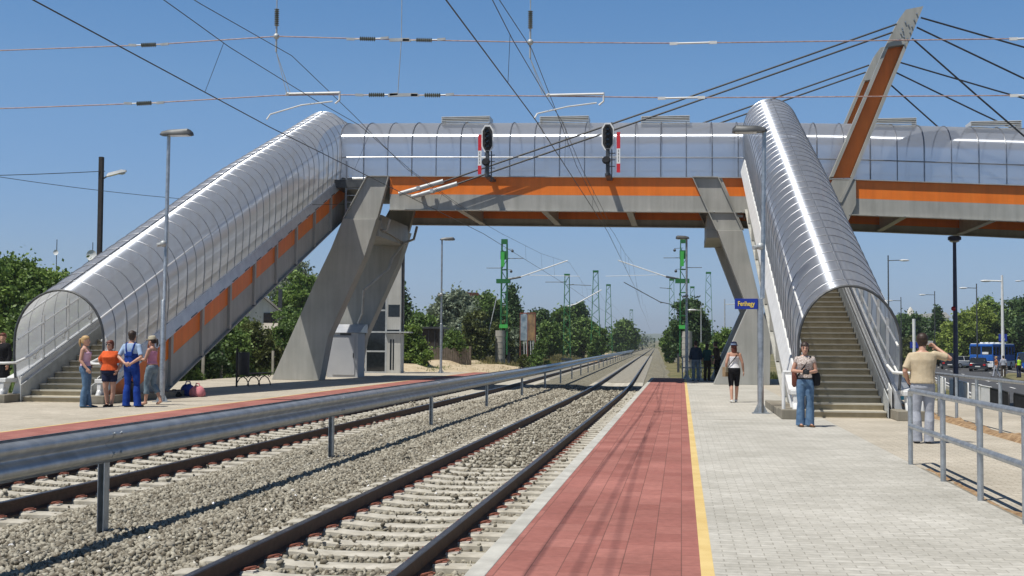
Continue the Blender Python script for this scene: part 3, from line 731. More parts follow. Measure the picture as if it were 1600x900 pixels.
# ================================================================ COVERED STAIRWAYS
def stairway(x0, x1, Y0, Yp, grow, Yend, label, side_face, dirn):
    """x0..x1 outer faces; floor line F; portal at Yp"""
    root = empty('covered_stairway', ((x0+x1)/2, Yp, 0), label=label, cat='stairway', group='covered stairways')
    F = lambda y: max(0, min(.375*(y-Y0), 8.42))
    xc = (x0+x1)/2; hw = (x1-x0)/2
    yk = Y0+8.42/.375
    def sec(y, g=0):
        t = min(1, max(0, (y-Yp)/12)); top = 2.82+grow*t; f_ = F(y)
        zs = f_+.56; wall = 1.55+.35*t
        if y <= Yp+.02: zs = .6
        pts = [(xc-hw*.96-g, zs)]
        pts.append((xc-hw-g, f_+.56+(wall-.56)*.6))
        for k in range(0, 21):
            a2 = math.pi*(1-k/20); pts.append((xc+(hw+g)*math.cos(a2), f_+wall+(top-wall+g)*math.sin(a2)))
        pts.append((xc+hw+g, f_+.56+(wall-.56)*.6)); pts.append((xc+hw*.96+g, zs)); return pts
    ysec = list(np.arange(Yp, yk, .645))+[yk]+list(np.arange(yk+.8, Yend, .9))+[Yend]
    mb = MB(); mb.loft([[(x, y, z) for x, z in sec(y)] for y in ysec], closed=False, caps=False)
    W(sheet_uv(mb.build('tube_roof', 'clear_sheet', root, recalc=False), len(sec(Yp))))
    for i, y in enumerate(ysec):
        mb = MB(); rs_ = sec(y, .008)
        if i: rs_ = [(rs_[0][0], max(.1, F(y)+.24))]+rs_+[(rs_[-1][0], max(.1, F(y)+.24))]
        mb.tube([(x, y, z) for x, z in rs_], .032 if i == 0 else .012, 6)
        W(mb.build('roof_rib', 'dark_steel' if i == 0 else 'rib_metal', root))
        # inner white posts
        if i % 2 == 0 and i > 0 and y < yk:
            for sx in (-1, 1):
                mb = MB(); mb.bar((xc+sx*(hw-.07), y, F(y)+.1), (xc+sx*(hw-.05), y, F(y)+1.75), .06, .04); W(mb.build('post', 'white_metal', root, smooth=False))
    ys2 = [Yp, Yp+6, Yp+12, yk]
    for sx in (-1, 1):
        for h in (.95, 1.55, 2.1):
            mb = MB(); mb.tube([(xc+sx*(hw-.05 if h < 2 else hw*.93-.03), y, F(y)+h+(0 if h < 2 else grow*min(1, (y-Yp)/12)*.6)) for y in list(np.arange(Yp, yk, 2.))+[yk]], .024, 6); W(mb.build('roof_rail', 'white_metal', root))
    mb = MB(); mb.tube([(xc, y, sec(y, .02)[12][1]) for y in ysec], .015, 6); W(mb.build('roof_rail', 'rib_metal', root))
    # side stringers: flashing, recessed web with orange band, fins
    for sx, xf in ((-1, x0), (1, x1)):
        m_ = MB(); ya, yb2 = Y0+.25, yk
        xo = xf; xi = xf-sx*.10
        def sl(za, zb, ya, yb2, xa, xb, mi=0):
            m_.m = mi; Xa, Xb = min(xa, xb), max(xa, xb)
            F2 = lambda y: .375*(y-Y0)
            m_.prism_yz([(ya, max(0.02, F2(ya)+za)), (yb2, F2(yb2)+za), (yb2, F2(yb2)+zb), (ya, max(.03, F2(ya)+zb))], Xa, Xb)
        ya_, F2_ = Yp+.15, (lambda y: .375*(y-Y0)); rg = []
        for y in (ya_, yb2):
            zb_ = max(.02, F2_(y)+.20); zt_ = max(zb_+.3, F2_(y)+.60)
            tl_ = .05 if sx > 0 else .14  # left side leans out further to catch the sun
            if sx < 0: zb_ = max(.02, zb_-.1)
            rg.append([(xo+sx*tl_, y, zb_), (xo+sx*.0, y, zt_), (xi, y, zt_), (xi, y, zb_)])
        m_.loft(rg)
        W(m_.build('flashing', 'silver_flashing' if sx*dirn > 0 else 'white_metal', root, smooth=False)); m_ = MB()  # left side in white metal: its sunlit look is put into the colour
        def web(zt, zb, mi, dx):      # strip between two sloping lines, cut off by the ground
            m_.m = mi; F2 = lambda y: .375*(y-Y0); yt = Y0+max(.15, (.03-zt)/.375); yb_ = Y0+(.03-zb)/.375
            yt = max(yt, Y0+.45); poly = [(yt, F2(yt)+zt), (yb2, F2(yb2)+zt), (yb2, F2(yb2)+zb), (max(yb_, yt), max(.03, F2(max(yb_, yt))+zb))]
            if yb_ > yt+.05: poly.append((yt, .03))
            Xa, Xb = sorted(dx); m_.prism_yz(poly, Xa, Xb)
        web(.195, -.50, 1, (xf-sx*.13, xf-sx*.10)); web(-.505, -1.31, 0, (xf-sx*.13, xf-sx*.10)); web(-1.315, -1.35, 0, (xf-sx*.0, xf-sx*.30))
        W(m_.build('stringer', ['grey_paint', 'orange_paint'], root, smooth=False))
        y = Y0+2.0
        while y < yk:
            f_ = .375*(y-Y0); zb = max(0.02, f_-1.31)
            mb = MB(); mb.box(min(xf-sx*.02, xf-sx*.12), max(xf-sx*.02, xf-sx*.12), y-.08, y+.08, zb, f_+.19); W(mb.build('fin', 'grey_paint', root, smooth=False)); y += 2.25
        # joints on the flashing
        for y in np.arange(Yp+1.0, yk, 1.1):
            f_ = .375*(y-Y0); mb = MB(); mb.bar((xf+sx*.045, y, f_+.23), (xf+sx*.045, y+.45, f_+.40), .02, .03); (W(mb.build('flashing_clip', 'dark_steel', root, smooth=False)) if sx > 0 else None)
    for sx, xf in ((-1, x0), (1, x1)):
        mb = MB(); xa, xb_ = sorted((xf-sx*.255, xf-sx*.235)); mb.prism_yz([(Y0-.1, .0), (yk, 8.10), (yk, 8.86), (Y0-.1, .42)], xa, xb_); W(mb.build('skirting', 'galv_matte', root, smooth=False))
    for sx, xf in ((-1, x0), (1, x1)):
        mb = MB(); xa, xb_ = sorted((xf-sx*.165, xf-sx*.145)); mb.prism_yz([(Y0+.05, .0), (yk, 8.15), (yk, 9.0), (Y0+.05, .62)], xa, xb_); W(mb.build('inner_panel', 'white_metal', root, smooth=False))
    # soffit under the flight
    mb = MB(); mb.prism_yz([(Y0+2.2, .03), (Y0+3.6, .03), (yk, 8.42-1.3), (yk, 8.42-.35), (Y0+.8, .02)], x0+.3, x1-.3); W(mb.build('flight_slab', 'grey_paint', root, smooth=False))
    # upper landing
    mb = MB(); mb.box(x0, x1, yk, Yend, 8.42-.35, 8.42); W(mb.build('landing', 'concrete', root, smooth=False))
    mb = MB(); mb.box(x0+.22, x0+.25, yk, Yend, 7.1, 8.1); mb.box(x1-.25, x1-.22, yk, Yend, 7.1, 8.1); W(mb.build('landing_girder', 'grey_paint', root, smooth=False))
    # steps
    ns = 58; rise = 8.42/ns; run = rise/.375; st0 = None
    for k in range(ns):
        if st0 is None:
            mb = MB(); mb.box(x0+.27, x1-.27, 0, run*1.3, -rise-.02, -.035); mb.m = 1; mb.box(x0+.27, x1-.27, -.03, run+.01, -.034, 0)
            st0 = mb.build('step', ['stair_stone', 'stair_nosing'], root, smooth=False); o = st0
        else: o = st0.copy(); COL.objects.link(o)
        o.parent = root; o.matrix_parent_inverse = Matrix.Translation(-Vector(root.location)); o.location = (0, Y0+k*run+.0, (k+1)*rise)
    # plinth blocks
    for sx, xf in ((-1, x0), (1, x1)):
        mb = MB(); mb.box(xf-.42 if sx < 0 else xf-.2, xf+.2 if sx < 0 else xf+.42, Yp-.75, Yp+.35, 0, .20)
        mb.box(xf-.42 if sx < 0 else xf-.05, xf+.05 if sx < 0 else xf+.42, Yp+.36, Yp+4.4, 0, .17)
        W(mb.build('plinth', 'concrete_dark', root, smooth=False, bevel=.012))
        # gutter box and downpipe
        mb = MB(); xx = xf+sx*.10
        mb.box(xx-.11, xx+.11, Yp-.40, Yp+.16, .50, .60); mb.prism_yz([(Yp-.38, .50), (Yp-.02, .50), (Yp-.22, .18), (Yp-.40, .16)], xx-.05, xx+.05)
        mb.tube([(xx, Yp-.3, .34), (xx, Yp-.42, .16)], .075, 10); mb.bar((xx, Yp+.05, .55), (xx, Yp+1.1, .85), .22, .14)
        W(mb.build('downpipe', 'white_metal', root, bevel=.01)); mb = MB(); mb.tube([(xx, Yp-.44, .0), (xx, Yp-.44, .17)], .08, 10); W(mb.build('drain_socket', 'black', root))
        # handrail with brackets, bent out to a post at the foot
        hx = xf-sx*.20
        pts = [(xf+sx*.38, Yp-.45, .98), (xf+sx*.03, Yp-.45, .98), (hx, Yp-.30, .99)]+[(hx, y, .375*(y-Y0)+1.0) for y in np.arange(Y0+.4, yk, 3.)]+[(hx, yk, 9.42), (hx, Yend-.4, 9.42)]
        mb = MB(); mb.tube(pts, .032, 8)
        for y in np.arange(Yp+.8, yk, 1.45): mb.tube([(hx, y, F(y)+.98), (xf-sx*.10, y, F(y)+.82)], .016, 6); mb.ball((xf-sx*.10, y, F(y)+.8), .045, 8, 5)
        W(mb.build('handrail', 'white_metal', root))
        mb = MB(); mb.tube([(xf+sx*.36, Yp-.45, .0), (xf+sx*.36, Yp-.45, .97)], .038, 8); W(mb.build('handrail_post', 'white_metal', root))
    # inner lower kick rail
    for sx in (-1, 1):
        mb = MB(); mb.tube([(xc+sx*(hw-.16), y, F(y)+.42) for y in (Y0+.4, Y0+9, yk)], .03, 6); W(mb.build('lower_rail', 'white_metal', root))
    return root
stairway(2.50, 4.62, 27.0, 26.8, .22, 54.4, 'glossy ribbed stairway tube on the right platform, its foot behind the woman with a camera', None, 1)
stairway(-16.78, -14.40, 28.9, 28.9, .45, 54.4, 'long stairway tube with orange side panels on the left platform behind the four people', None, 1)
# ================================================================ RAILWAY SIGNALS on the bridge
def signal(xc, xs_, label, k):
    root = empty('railway_signal', (xc, 47.6, 8.3), label=label, cat='railway signal', group='railway signals')
    z0 = 0.0
    o = MB(); o.box(-.07, .07, -.05, .05, -.1, 1.0); o.box(-.11, .11, .0, 1.5, -.12, -.02); o.tube([(.16, 0, -.3), (.16, 0, 1.0)], .025, 6); o.build('mast', 'dark_steel', root, smooth=False)
    oct_ = [(-.11, .95), (.11, .95), (.24, 1.18), (.24, 1.90), (.11, 2.12), (-.11, 2.12), (-.24, 1.90), (-.24, 1.18)]
    m = MB(); m.prism_xz(oct_, -.05, -.03); m.build('board_rim', 'white_sign', root, smooth=False)
    m = MB(); m.prism_xz([(x*.80, 1.535+(z-1.535)*.88) for x, z in oct_], -.065, -.051); b_ = m.build('signal_head', 'black', root, smooth=False)
    for i in range(4):
        z = 1.20+i*.22; m = MB(); m.tube([(0, -.07, z), (0, -.24, z+.0)], .085, 12, cap=False); m.build('lamp_hood', 'black', b_)
        m = MB(); m.tube([(0, -.066, z), (0, -.075, z)], .07, 12); m.build('lens', 'glass_dark', b_)
    m = MB(); m.box(-.10, .10, .0, .3, 1.1, 2.0); m.build('back_box', 'dark_steel', root, smooth=False)
    m = MB(); m.tube([(-.05, -.10, .52), (-.05, -.06, .52)], .17, 16); m.tube([(-.05, -.22, .54), (-.05, -.10, .54)], .13, 12); m.build('lower_lamp', 'black', root)
    s = xs_
    m = MB(); m.m = 0; m.box(s-.07, s+.07, -.03, -.015, 1.02, 1.72); m.box(s-.07, s+.07, -.03, -.015, .0, .38)
    m.m = 1; m.box(s-.07, s+.07, -.03, -.015, .38, 1.02)
    m.m = 2
    zz = .97
    for ch in ('X', '1', '0', '2' if k else '1'): pass
    p = m.build('marker_plate', ['red_sign', 'white_sign'], root, smooth=False)
    m = MB()
    for i in range(4):       # small vertical marks on the white field
        zc = .92-i*.14; m.box(s-.010, s+.010, -.036, -.031, zc-.05, zc+.05)
    m.build('lettering', 'black', p, smooth=False)
    m = MB(); m.tube([(s, -.01, 1.5), (0, -.01, 1.5)], .012, 6); m.tube([(s, -.01, .7), (0, -.01, .7)], .012, 6); m.build('bracket', 'white_metal', root)
    for i in range(3): m = MB(); m.box(.05, .3, -.02, .02, .25+i*.28, .28+i*.28); m.build('step_iron', 'dark_steel', root, smooth=False)
    m = MB()
    root.scale = (1, 1, .93)
signal(-7.66, -.31, 'black railway signal on the bridge, red and white marker plate on its left', 0)
signal(-2.87, .42, 'black railway signal on the bridge, red and white marker plate on its right', 1)

# ================================================================ OVERHEAD LINE
def sag_pts(p0, p1, sag, n=14):
    p0 = Vector(p0); p1 = Vector(p1)
    return [p0.lerp(p1, k/n)-Vector((0, 0, sag*4*(k/n)*(1-k/n))) for k in range(n+1)]
def insulator(mb, c, d, L=.34, r=.055, n=8):
    c = Vector(c); d = Vector(d).normalized()
    pts = []; rs = []
    for k in range(n*2+1):
        pts.append(c+d*(k/(2*n)-.5)*L); rs.append(r if k % 2 else r*.42)
    mb.tube(pts, rs, 10)
YS = 26.0; XT = {'A': -2.95, 'B': -8.15}
def contact(xc, stag, label, zc):
    root = empty('contact_wire', (xc, YS, 6), label=label, cat='overhead wire', group='overhead line wires')
    def add(name, pts, r=.011, mat='wire_dark'):
        m = MB(); m.tube(pts, r, 5); W(m.build(name, mat, root))
    path = []
    for y, dx, z in ((-2, -.1, zc-.25), (14, -.05, zc-.22), (24.6, stag, zc), (50, 0, zc+.05), (100, .2, zc+.1), (150, 0, zc+.1), (200, .1, zc+.1), (260, 0, zc+.1), (330, 0, zc+.1), (420, 0, zc)):
        path.append((xc+dx+track_dx(y), y, z))
    add('wire', path, .011)
    mz = lambda y: interp(y, [-2, 12, 20, 25, 30, 36, 49, 56, 75, 100, 125, 150, 175, 200, 300], [6.9, 7.15, 7.42, 7.70, 7.36, 6.86, 6.66, 6.68, 7.2, 8.3, 7.3, 8.3, 7.3, 8.2, 7.6])
    ml = [(xc+track_dx(y)-(.15 if y < 50 else 0), y, mz(y)) for y in (-2, 5, 12, 20, 25, 30, 36, 40, 49, 56, 64, 75, 88, 100, 112, 125, 138, 150, 163, 175, 188, 200, 250, 300)]
    add('messenger', ml, .008)
    add('feeder', [(xc, -2, 7.5), (xc, 10, 7.12), (xc, 18.7, 6.95), (xc, 21, 6.90), (xc, 26, 6.98), (xc, 30, 7.10), (xc, 36, 6.80), (xc, 49, 6.62)], .008)
    for y in (20.7, 31, 41, 66, 75, 84, 116, 125, 134): add('dropper', [(xc+track_dx(y), y, mz(y) if y > 32 else 6.90 if y < 24 else 7.03), (float(np.interp(y, [p[1] for p in path], [p[0] for p in path])), y, float(np.interp(y, [p[1] for p in path], [p[2] for p in path])))], .005)
    return root
contact(-2.95, -.02, 'contact wire with its messenger hanging over the nearer track', 6.14)
contact(-8.15, -.5, 'contact wire with its messenger hanging over the farther track', 6.10)
def span(zf, label, ins, name='span_wire'):
    root = empty(name, (-6, YS, zf(-6)), label=label, cat='overhead wire', group='cross span wires')
    m = MB(); m.tube([(x, YS, zf(x)) for x in np.arange(-22, 12.1, 1.0)], .013, 6); W(m.build('wire', 'wire_rusty', root))
    for xa, L, mt in ins:
        m = MB(); insulator(m, (xa, YS, zf(xa)), (1, 0, (zf(xa+.1)-zf(xa-.1))/.2), L); W(m.build('insulator', 'porcelain', root))
        m = MB()
        for s in (-1, 1):
            m.tube([(xa+s*L*.5, YS, zf(xa)), (xa+s*(L*.5+.14), YS, zf(xa))], .014, 6); m.bar((xa+s*(L*.5+.12), YS, zf(xa)), (xa+s*(L*.5+.30), YS, zf(xa)+.012), .03, .055)
        W(m.build('clamp', 'galv_matte', root, smooth=False))
    return root
zhi = lambda x: interp(x, [-22, -15.6, -11.9, -9.03, -6.5, -3.2, 0, 7, 12], [8.2, 8.26, 8.29, 8.40, 8.26, 8.10, 7.99, 7.89, 7.85])
zlo = lambda x: interp(x, [-22, -15.6, -12.1, -8.7, -6.15, -2.8, 0, 7, 12], [6.88, 6.90, 6.95, 7.07, 7.01, 6.91, 6.81, 6.71, 6.68])
r1 = span(zhi, 'upper rusty cross span wire with grey insulators above both tracks', [(-12.02, .36, 0), (-6.90, .36, 0), (-5.62, .36, 0)])
r2 = span(zlo, 'lower rusty cross span wire carrying the two registration arms', [(-12.10, .36, 0), (-6.68, .36, 0), (-5.42, .36, 0)])
m = MB()
for rr, zf, xs2 in ((r1, zhi, (.25, 7.2)), (r2, zlo, (0.0, 7.2))):
    for xa in xs2:
        m = MB(); m.tube([(xa-.35, YS, zf(xa)), (xa+.35, YS, zf(xa))], .022, 6); m.bar((xa-.5, YS, zf(xa)), (xa-.33, YS, zf(xa)), .03, .06); m.bar((xa+.33, YS, zf(xa)), (xa+.5, YS, zf(xa)), .03, .06); W(m.build('clamp', 'white_metal', rr, smooth=False))
for xa, zt in ((-9.0, 9.11), (-3.26, 8.88)):
    m = MB(); insulator(m, (xa, YS, zt-.28), (0, 0, 1), .40, .06, 9); W(m.build('insulator', 'porcelain', r1))
    m = MB(); m.tube([(xa, YS, zt+1.2), (xa, YS, zt-.06)], .012, 6); m.tube([(xa, YS, zt-.48), (xa, YS, zhi(xa)-.35)], .022, 6); m.ball((xa, YS, zhi(xa)), .07, 8, 5); m.tube([(xa, YS, zhi(xa)-.35), (xa+.28, YS-.05, zlo(xa)+.02)], .008, 5); m.tube([(xa, YS, zhi(xa)-.35), (xa+.34, YS+.05, zlo(xa)+.02)], .008, 5)
    W(m.build('hanger', 'galv_matte', r1))
m = MB(); m.tube([(-6.13, YS, 10.2), (-6.13, YS, zhi(-6.13)), (-6.20, YS, zlo(-6.2))], .009, 5); m.bar((-6.4, YS, zhi(-6.1)), (-5.95, YS, zhi(-6.1)), .03, .07); m.bar((-6.42, YS, zlo(-6.1)), (-5.75, YS, zlo(-6.1)), .03, .07); W(m.build('hanger', 'galv_matte', r1))
for xa, xw, zw in ((-8.72, -8.86, 6.48), (-2.86, -3.05, 6.38)):
    m = MB(); z = zlo(xa)
    m.tube([(xa, YS, z+.02), (xa+1.2, YS, z+.02)], .028, 8); m.tube([(xa+1.2, YS, z+.05), (xa+1.2, YS, z-.14), (xa+1.1, YS, z-.22)], .022, 6)
    m.tube([(xa+1.05, YS-.05, z-.18), (xa+.45, YS-.4, z-.32), (xw+.06, YS-.9, zw-.02), (xw, YS-.95, zw-.14)], .018, 6); m.ball((xa, YS, z+.02), .045, 8, 5)
    W(m.build('registration_arm', 'white_metal', r2))
# thin service wire passing from the left past the dark wooden pole
m = MB(); m.tube(sag_pts((-30.0, 60, 10.5), (-52, 50, 9.6), .4), .02, 5); o = m.build('service_wire', 'wire_dark'); tag(o, 'thin black wire running left from the top of the dark wooden pole', 'overhead wire')
m = MB(); m.tube(sag_pts((-19.5, 28, 6.05), (-13.75, 48.4, 7.25), .35), .009, 5); o = m.build('service_wire', 'wire_dark'); tag(o, 'thin slack wire crossing in front of the left stairway tube', 'overhead wire')

# lattice masts
def lattice_mast(x, y, z0, z1, w, label, arms=(), mat='green_paint', base=0, cap=None, panels=12, group='green lattice masts', wt=None, gantry=False):
    root = empty('lattice_mast', (x, y, z0), label=label, cat='lattice mast', group=group)
    wt = wt or w*.6; h = z1-z0; m = MB(); t = .045
    def cx(k): return lerp(w, wt, k)/2
    for sx in (-1, 1):
        for sy in (-1, 1): m.bar((sx*cx(0), sy*cx(0), 0), (sx*cx(1), sy*cx(1), h), t, t)
    for i in range(panels):
        k0, k1 = i/panels, (i+1)/panels; s = 1 if i % 2 else -1
        for sy in (-1, 1):
            m.bar((-s*cx(k0), sy*cx(k0), h*k0), (s*cx(k1), sy*cx(k1), h*k1), .035, .035)
            m.bar((sy*cx(k0), -s*cx(k0), h*k0), (sy*cx(k1), s*cx(k1), h*k1), .035, .035)
    m.box(-wt/2-.06, wt/2+.06, -wt/2-.06, wt/2+.06, h, h+.25)
    m.build('lattice', mat, root, smooth=False)
    if base: mm = MB(); mm.tube([(-.1, 0, -.3), (-.1, 0, base)], .42, 12); mm.build('concrete_base', 'concrete', root)
    else: mm = MB(); mm.box(-.6, .6, -.6, .6, -.4, .12); mm.build('concrete_base', 'concrete', root, smooth=False)
    for (zz, x1, z1_, r, mt) in arms:
        mm = MB(); mm.tube([(0, -.2, zz), (x1*.25, -.2, zz+(z1_-zz)*.12), (x1, -.2, z1_)], r, 6); mm.build('bracket_arm', mt, root)
        if x1*0 == 0: mm = MB(); insulator(mm, (x1*.2, -.2, zz+.08*(z1_-zz)), (1, 0, .1), .5, .07, 5); mm.build('insulator', 'porcelain', root)
    return root
def twin_mast(x, y, z0, z1, sgn, label):
    root = empty('lattice_mast', (x, y, z0), label=label, cat='lattice mast', group='twin green masts with concrete feet')
    h = z1-z0; m = MB()
    for sx in (-.28, .28):
        m.bar((sx, -.15, 1.0), (sx*.75, -.15, h), .085, .085); m.bar((sx, .25, 1.0), (sx*.75, .25, h), .07, .07)
    for i in range(9):
        z = 1.4+i*(h-2)/9; s = 1 if i % 2 else -1
        m.bar((-s*.28, 0, z), (s*.26, 0, z+(h-2)/9), .05, .05)
        if i % 2: m.box(-.27, .27, -.16, .26, z, z+.08)
    m.box(-.25, .25, -.2, .2, h-.3, h+.1); m.build('mast_legs', 'green_paint', root, smooth=False)
    for q in ((-.65, .5, -.22, .3, h*.66, h*.66+.35), (-.30, .3, -.26, .1, h-1.6, h-.9)): m = MB(); m.box(*q); m.build('weight_box', 'green_paint', root, smooth=False)
    for q in ((-.24, .05, -.34, -.27, h-2.2, h-1.0), (-.35, .35, -.3, -.2, 3.2, 3.5)): m = MB(); m.box(*q); m.build('cable_gear', 'green_bright', root, smooth=False)
    m = MB(); m.tube([(-.3*sgn, 0, -.5), (-.3*sgn, 0, 3.0)], .42, 14)
    for i in range(6): m.tube([(-.3*sgn, 0, .1+i*.48), (-.3*sgn, 0, .2+i*.48)], .435, 14)
    m.build('counterweight', 'concrete', root); m = MB(); m.bar((.4*sgn, .1, -.4), (.4*sgn, .1, 1.2), .2, .2); m.build('foot', 'dark_steel', root, smooth=False)
    m = MB(); m.tube([(.3*sgn, -.1, 7.3), (1.5*sgn, -.1, 7.5), (5.3*sgn, -.1, 8.8)], .045, 7); m.build('bracket_arm', 'white_metal', root)
    m = MB(); m.tube([(.3*sgn, -.1, 7.25), (1.4*sgn, -.1, 7.45)], .085, 7); m.build('bracket_root', 'dark_steel', root)
    m = MB(); m.tube([(2.0*sgn, -.1, 7.6), (6.3*sgn, -.1, 7.5)], .02, 6); m.build('tie_rod', 'white_metal', root)
    for q in ((.3, 1.6, 9.0), (-.3, -1.5, 8.2)): m = MB(); m.tube([(q[0]*sgn, 0, q[2]), (q[1]*sgn, 0, q[2])], .03, 6); m.build('side_bracket', 'dark_steel', root)
    for q in ((.7, 9.6), (.6, 7.9)): m = MB(); m.tube([(0, -.1, q[1]+.2), (q[0]*sgn, -.2, q[1]+.15)], .02, 6); m.ball((q[0]*sgn, -.2, q[1]), .12, 8, 5); m.tube([(q[0]*sgn, -.2, q[1]), (q[0]*sgn, -.2, q[1]+.15)], .03, 6); m.build('side_insulator', 'dark_steel', root)
    return root
twin_mast(-14.6, 100, -.3, 10.2, 1, 'tall green mast with a round concrete counterweight beside the farther track')
twin_mast(.15, 100, -.3, 10.2, -1, 'tall green mast with a white concrete counterweight behind the right platform lamp')
m = MB(); m.tube([(-15.2, 100, 5.6), (-16.3, 99, -.1)], .035, 6); o = m.build('guy_pole', 'galv_matte'); tag(o, 'thin pale slanted stay leaning on the left green mast', 'stay')
lattice_mast(-13.1, 140, -.1, 9.5, .85, 'slim green lattice mast left of the tracks, second after the counterweight mast', arms=[(6.1, 4.0, 8.0, .06, 'white_metal'), (8.9, -2.5, 8.9, .04, 'dark_steel'), (8.6, 2.8, 8.5, .04, 'dark_steel')])
lattice_mast(-11.05, 158, -.1, 11.0, 1.3, 'tallest green lattice mast left of the tracks', wt=.6, panels=14)
lattice_mast(-11.4, 192, -.1, 10.9, 1.3, 'far green lattice mast left of the tracks, smaller than its neighbours', wt=.6, panels=14)
lattice_mast(-13.4, 330, -.1, 11, 1.2, 'farthest faint green lattice mast left of the tracks', panels=10)
lattice_mast(-1.2, 154, -.1, 9.7, .85, 'green lattice mast right of the tracks, left of the counterweight mast', arms=[(6.8, -6, 9.6, .06, 'dark_steel'), (8.8, -1.5, 8.9, .04, 'dark_steel')])
lattice_mast(3.7, 170, -.2, 11.5, 1.3, 'broad green lattice mast rising above the group waiting in the shade', wt=.6, panels=14)
lattice_mast(1.5, 170, -.2, 9.5, .8, 'slim green lattice mast just right of the right counterweight mast', panels=12)

# ================================================================ LAMPS
def platform_lamp(x, y, h, arm, head, label, tilt=0):
    root = empty('platform_lamp', (x, y, 0), label=label, cat='lamp post', group='platform lamps')
    m = MB(); m.tube([(0, 0, 0), (0, 0, 2.6), (tilt*.5, 0, 2.62), (tilt, 0, h)], [.07, .07, .052, .045], 12); m.build('pole', 'galvanised', root)
    m = MB(); m.box(-.19, .19, -.17, .17, .0, .02); m.prism_xz([(-.16, .02), (-.05, .25), (.05, .25), (.16, .02)], -.008, .008); m.prism_yz([(-.14, .02), (-.05, .25), (.05, .25), (.14, .02)], -.008, .008); m.build('base_plate', 'galvanised', root, smooth=False)
    m = MB(); m.ball((0, -.1, h*.59), .085, 10, 6); m.tube([(0, 0, h*.59), (-.16, -.12, h*.585)], .05, 8); m.build('pole_unit', 'galv_matte', root)  # ball-shaped camera/speaker unit at mid height, gives off no light
    x0, x1 = head; rg = []
    for t, s, zt in ((0, .55, .04), (.06, .9, .09), (.3, 1, .13), (.9, 1, .15), (1, .7, .08)):
        xx = lerp(x0, x1, t); w = .17*s; rg.append([(xx, -w, h+.0), (xx, w, h+.0), (xx, w*.95, h+zt*.5), (xx, w*.6, h+zt), (xx, -w*.6, h+zt), (xx, -w*.95, h+zt*.5)])
    m = MB(); m.loft(rg); m.build('lamp_head', 'dark_steel', root)
    m = MB(); m.box(lerp(x0, x1, .3), lerp(x0, x1, .92), -.12, .12, h-.02, h-.002); m.build('lamp_glass', 'lamp_glass', root, smooth=False)
platform_lamp(-13.2, 29.75, 6.88, 1, (-.16, .68), 'grey platform lamp post beside the woman in the pale cap on the left platform', tilt=.05)
platform_lamp(1.78, 28.2, 6.43, -1, (.16, -.62), 'grey platform lamp post carrying the blue station sign', tilt=.10)
platform_lamp(-12.6, 63.3, 7.05, 1, (-.1, .68), 'dark thin platform lamp post seen under the bridge near the sandy patch')
platform_lamp(.24, 57.0, 6.5, -1, (.12, -.50), 'thin platform lamp post at the end of the right platform', tilt=0)
# station sign on the lamp post
sg = empty('station_sign', (1.47, 28.16, 2.49), label='small blue sign reading Ferihegy in yellow letters on a lamp post', cat='sign')
m = MB(); m.box(-.265, .25, -.02, .02, -.125, .115); m.build('board', 'blue_sign', sg, smooth=False, bevel=.004)
cu = bpy.data.curves.new('lettering', 'FONT'); cu.body = 'Ferihegy'; cu.size = .15; cu.align_x = 'CENTER'; cu.align_y = 'CENTER'; cu.extrude = .002; cu.offset = .003
to = bpy.data.objects.new('tmp', cu); COL.objects.link(to); bpy.context.view_layer.update()
me = bpy.data.meshes.new_from_object(to.evaluated_get(bpy.context.evaluated_depsgraph_get())); bpy.data.objects.remove(to)
me.materials.clear(); me.materials.append(MATS['sign_yellow']); lt = bpy.data.objects.new('lettering', me); COL.objects.link(lt); lt.parent = sg; lt.location = (-.01, -.024, -.005); lt.rotation_euler = (R(90), 0, 0); lt.scale = (.74, 1, 1)
m = MB(); m.tube([(.2, 0, .0), (.36, .04, 0)], .018, 8); m.build('bracket', 'dark_steel', sg)

# ================================================================ RAILINGS
rl = empty('railing', (2.95, 12, 0), label='near grey pipe railing on the right, in front of the man in beige', cat='railing', group='pipe railings')
py_ = [16.45, 14.46, 12.72, 11.1, 9.4, 7.7, 6, 4.3, 2.6]
for y in py_: m = MB(); m.tube([(2.95, y, -.01), (2.95, y, .955)], .031, 10); W(m.build('post', 'galvanised', rl))
m = MB(); m.tube([(2.95, 16.45, .90), (2.95, 16.40, .955)]+[(2.95, y, .96) for y in (16.2, 12, 8, 2.6)], .034, 10); W(m.build('top_rail', 'galvanised', rl))
m = MB(); m.tube([(2.95, y, .50) for y in (16.45, 12, 8, 2.6)], .034, 10); W(m.build('lower_rail', 'galvanised', rl))
rl2 = empty('railing', (5.55, 18, 0), label='farther grey pipe railing on the right beyond the man in beige', cat='railing', group='pipe railings')
for y in np.arange(12.1, 29.5, 1.72): m = MB(); m.tube([(5.55, y, -.1), (5.55, y, .94)], .031, 10); W(m.build('post', 'galvanised', rl2))
for z, n_ in ((.95, 'top_rail'), (.50, 'lower_rail')): m = MB(); m.tube([(5.55, y, z) for y in (12.1, 20, 29.3)], .032, 10); W(m.build(n_, 'galvanised', rl2))
rl3 = empty('railing', (.8, 57.6, 0), label='small grey railing closing the end of the right platform', cat='railing', group='pipe railings')
for x in (.05, .9, 1.8): m = MB(); m.tube([(x, 57.6, -.1), (x, 57.6, 1.0)], .03, 8); W(m.build('post', 'galvanised', rl3))
for z, n_ in ((1.0, 'top_rail'), (.5, 'lower_rail')): m = MB(); m.tube([(.05, 57.6, z), (1.8, 57.6, z)], .03, 8); W(m.build(n_, 'galvanised', rl3))
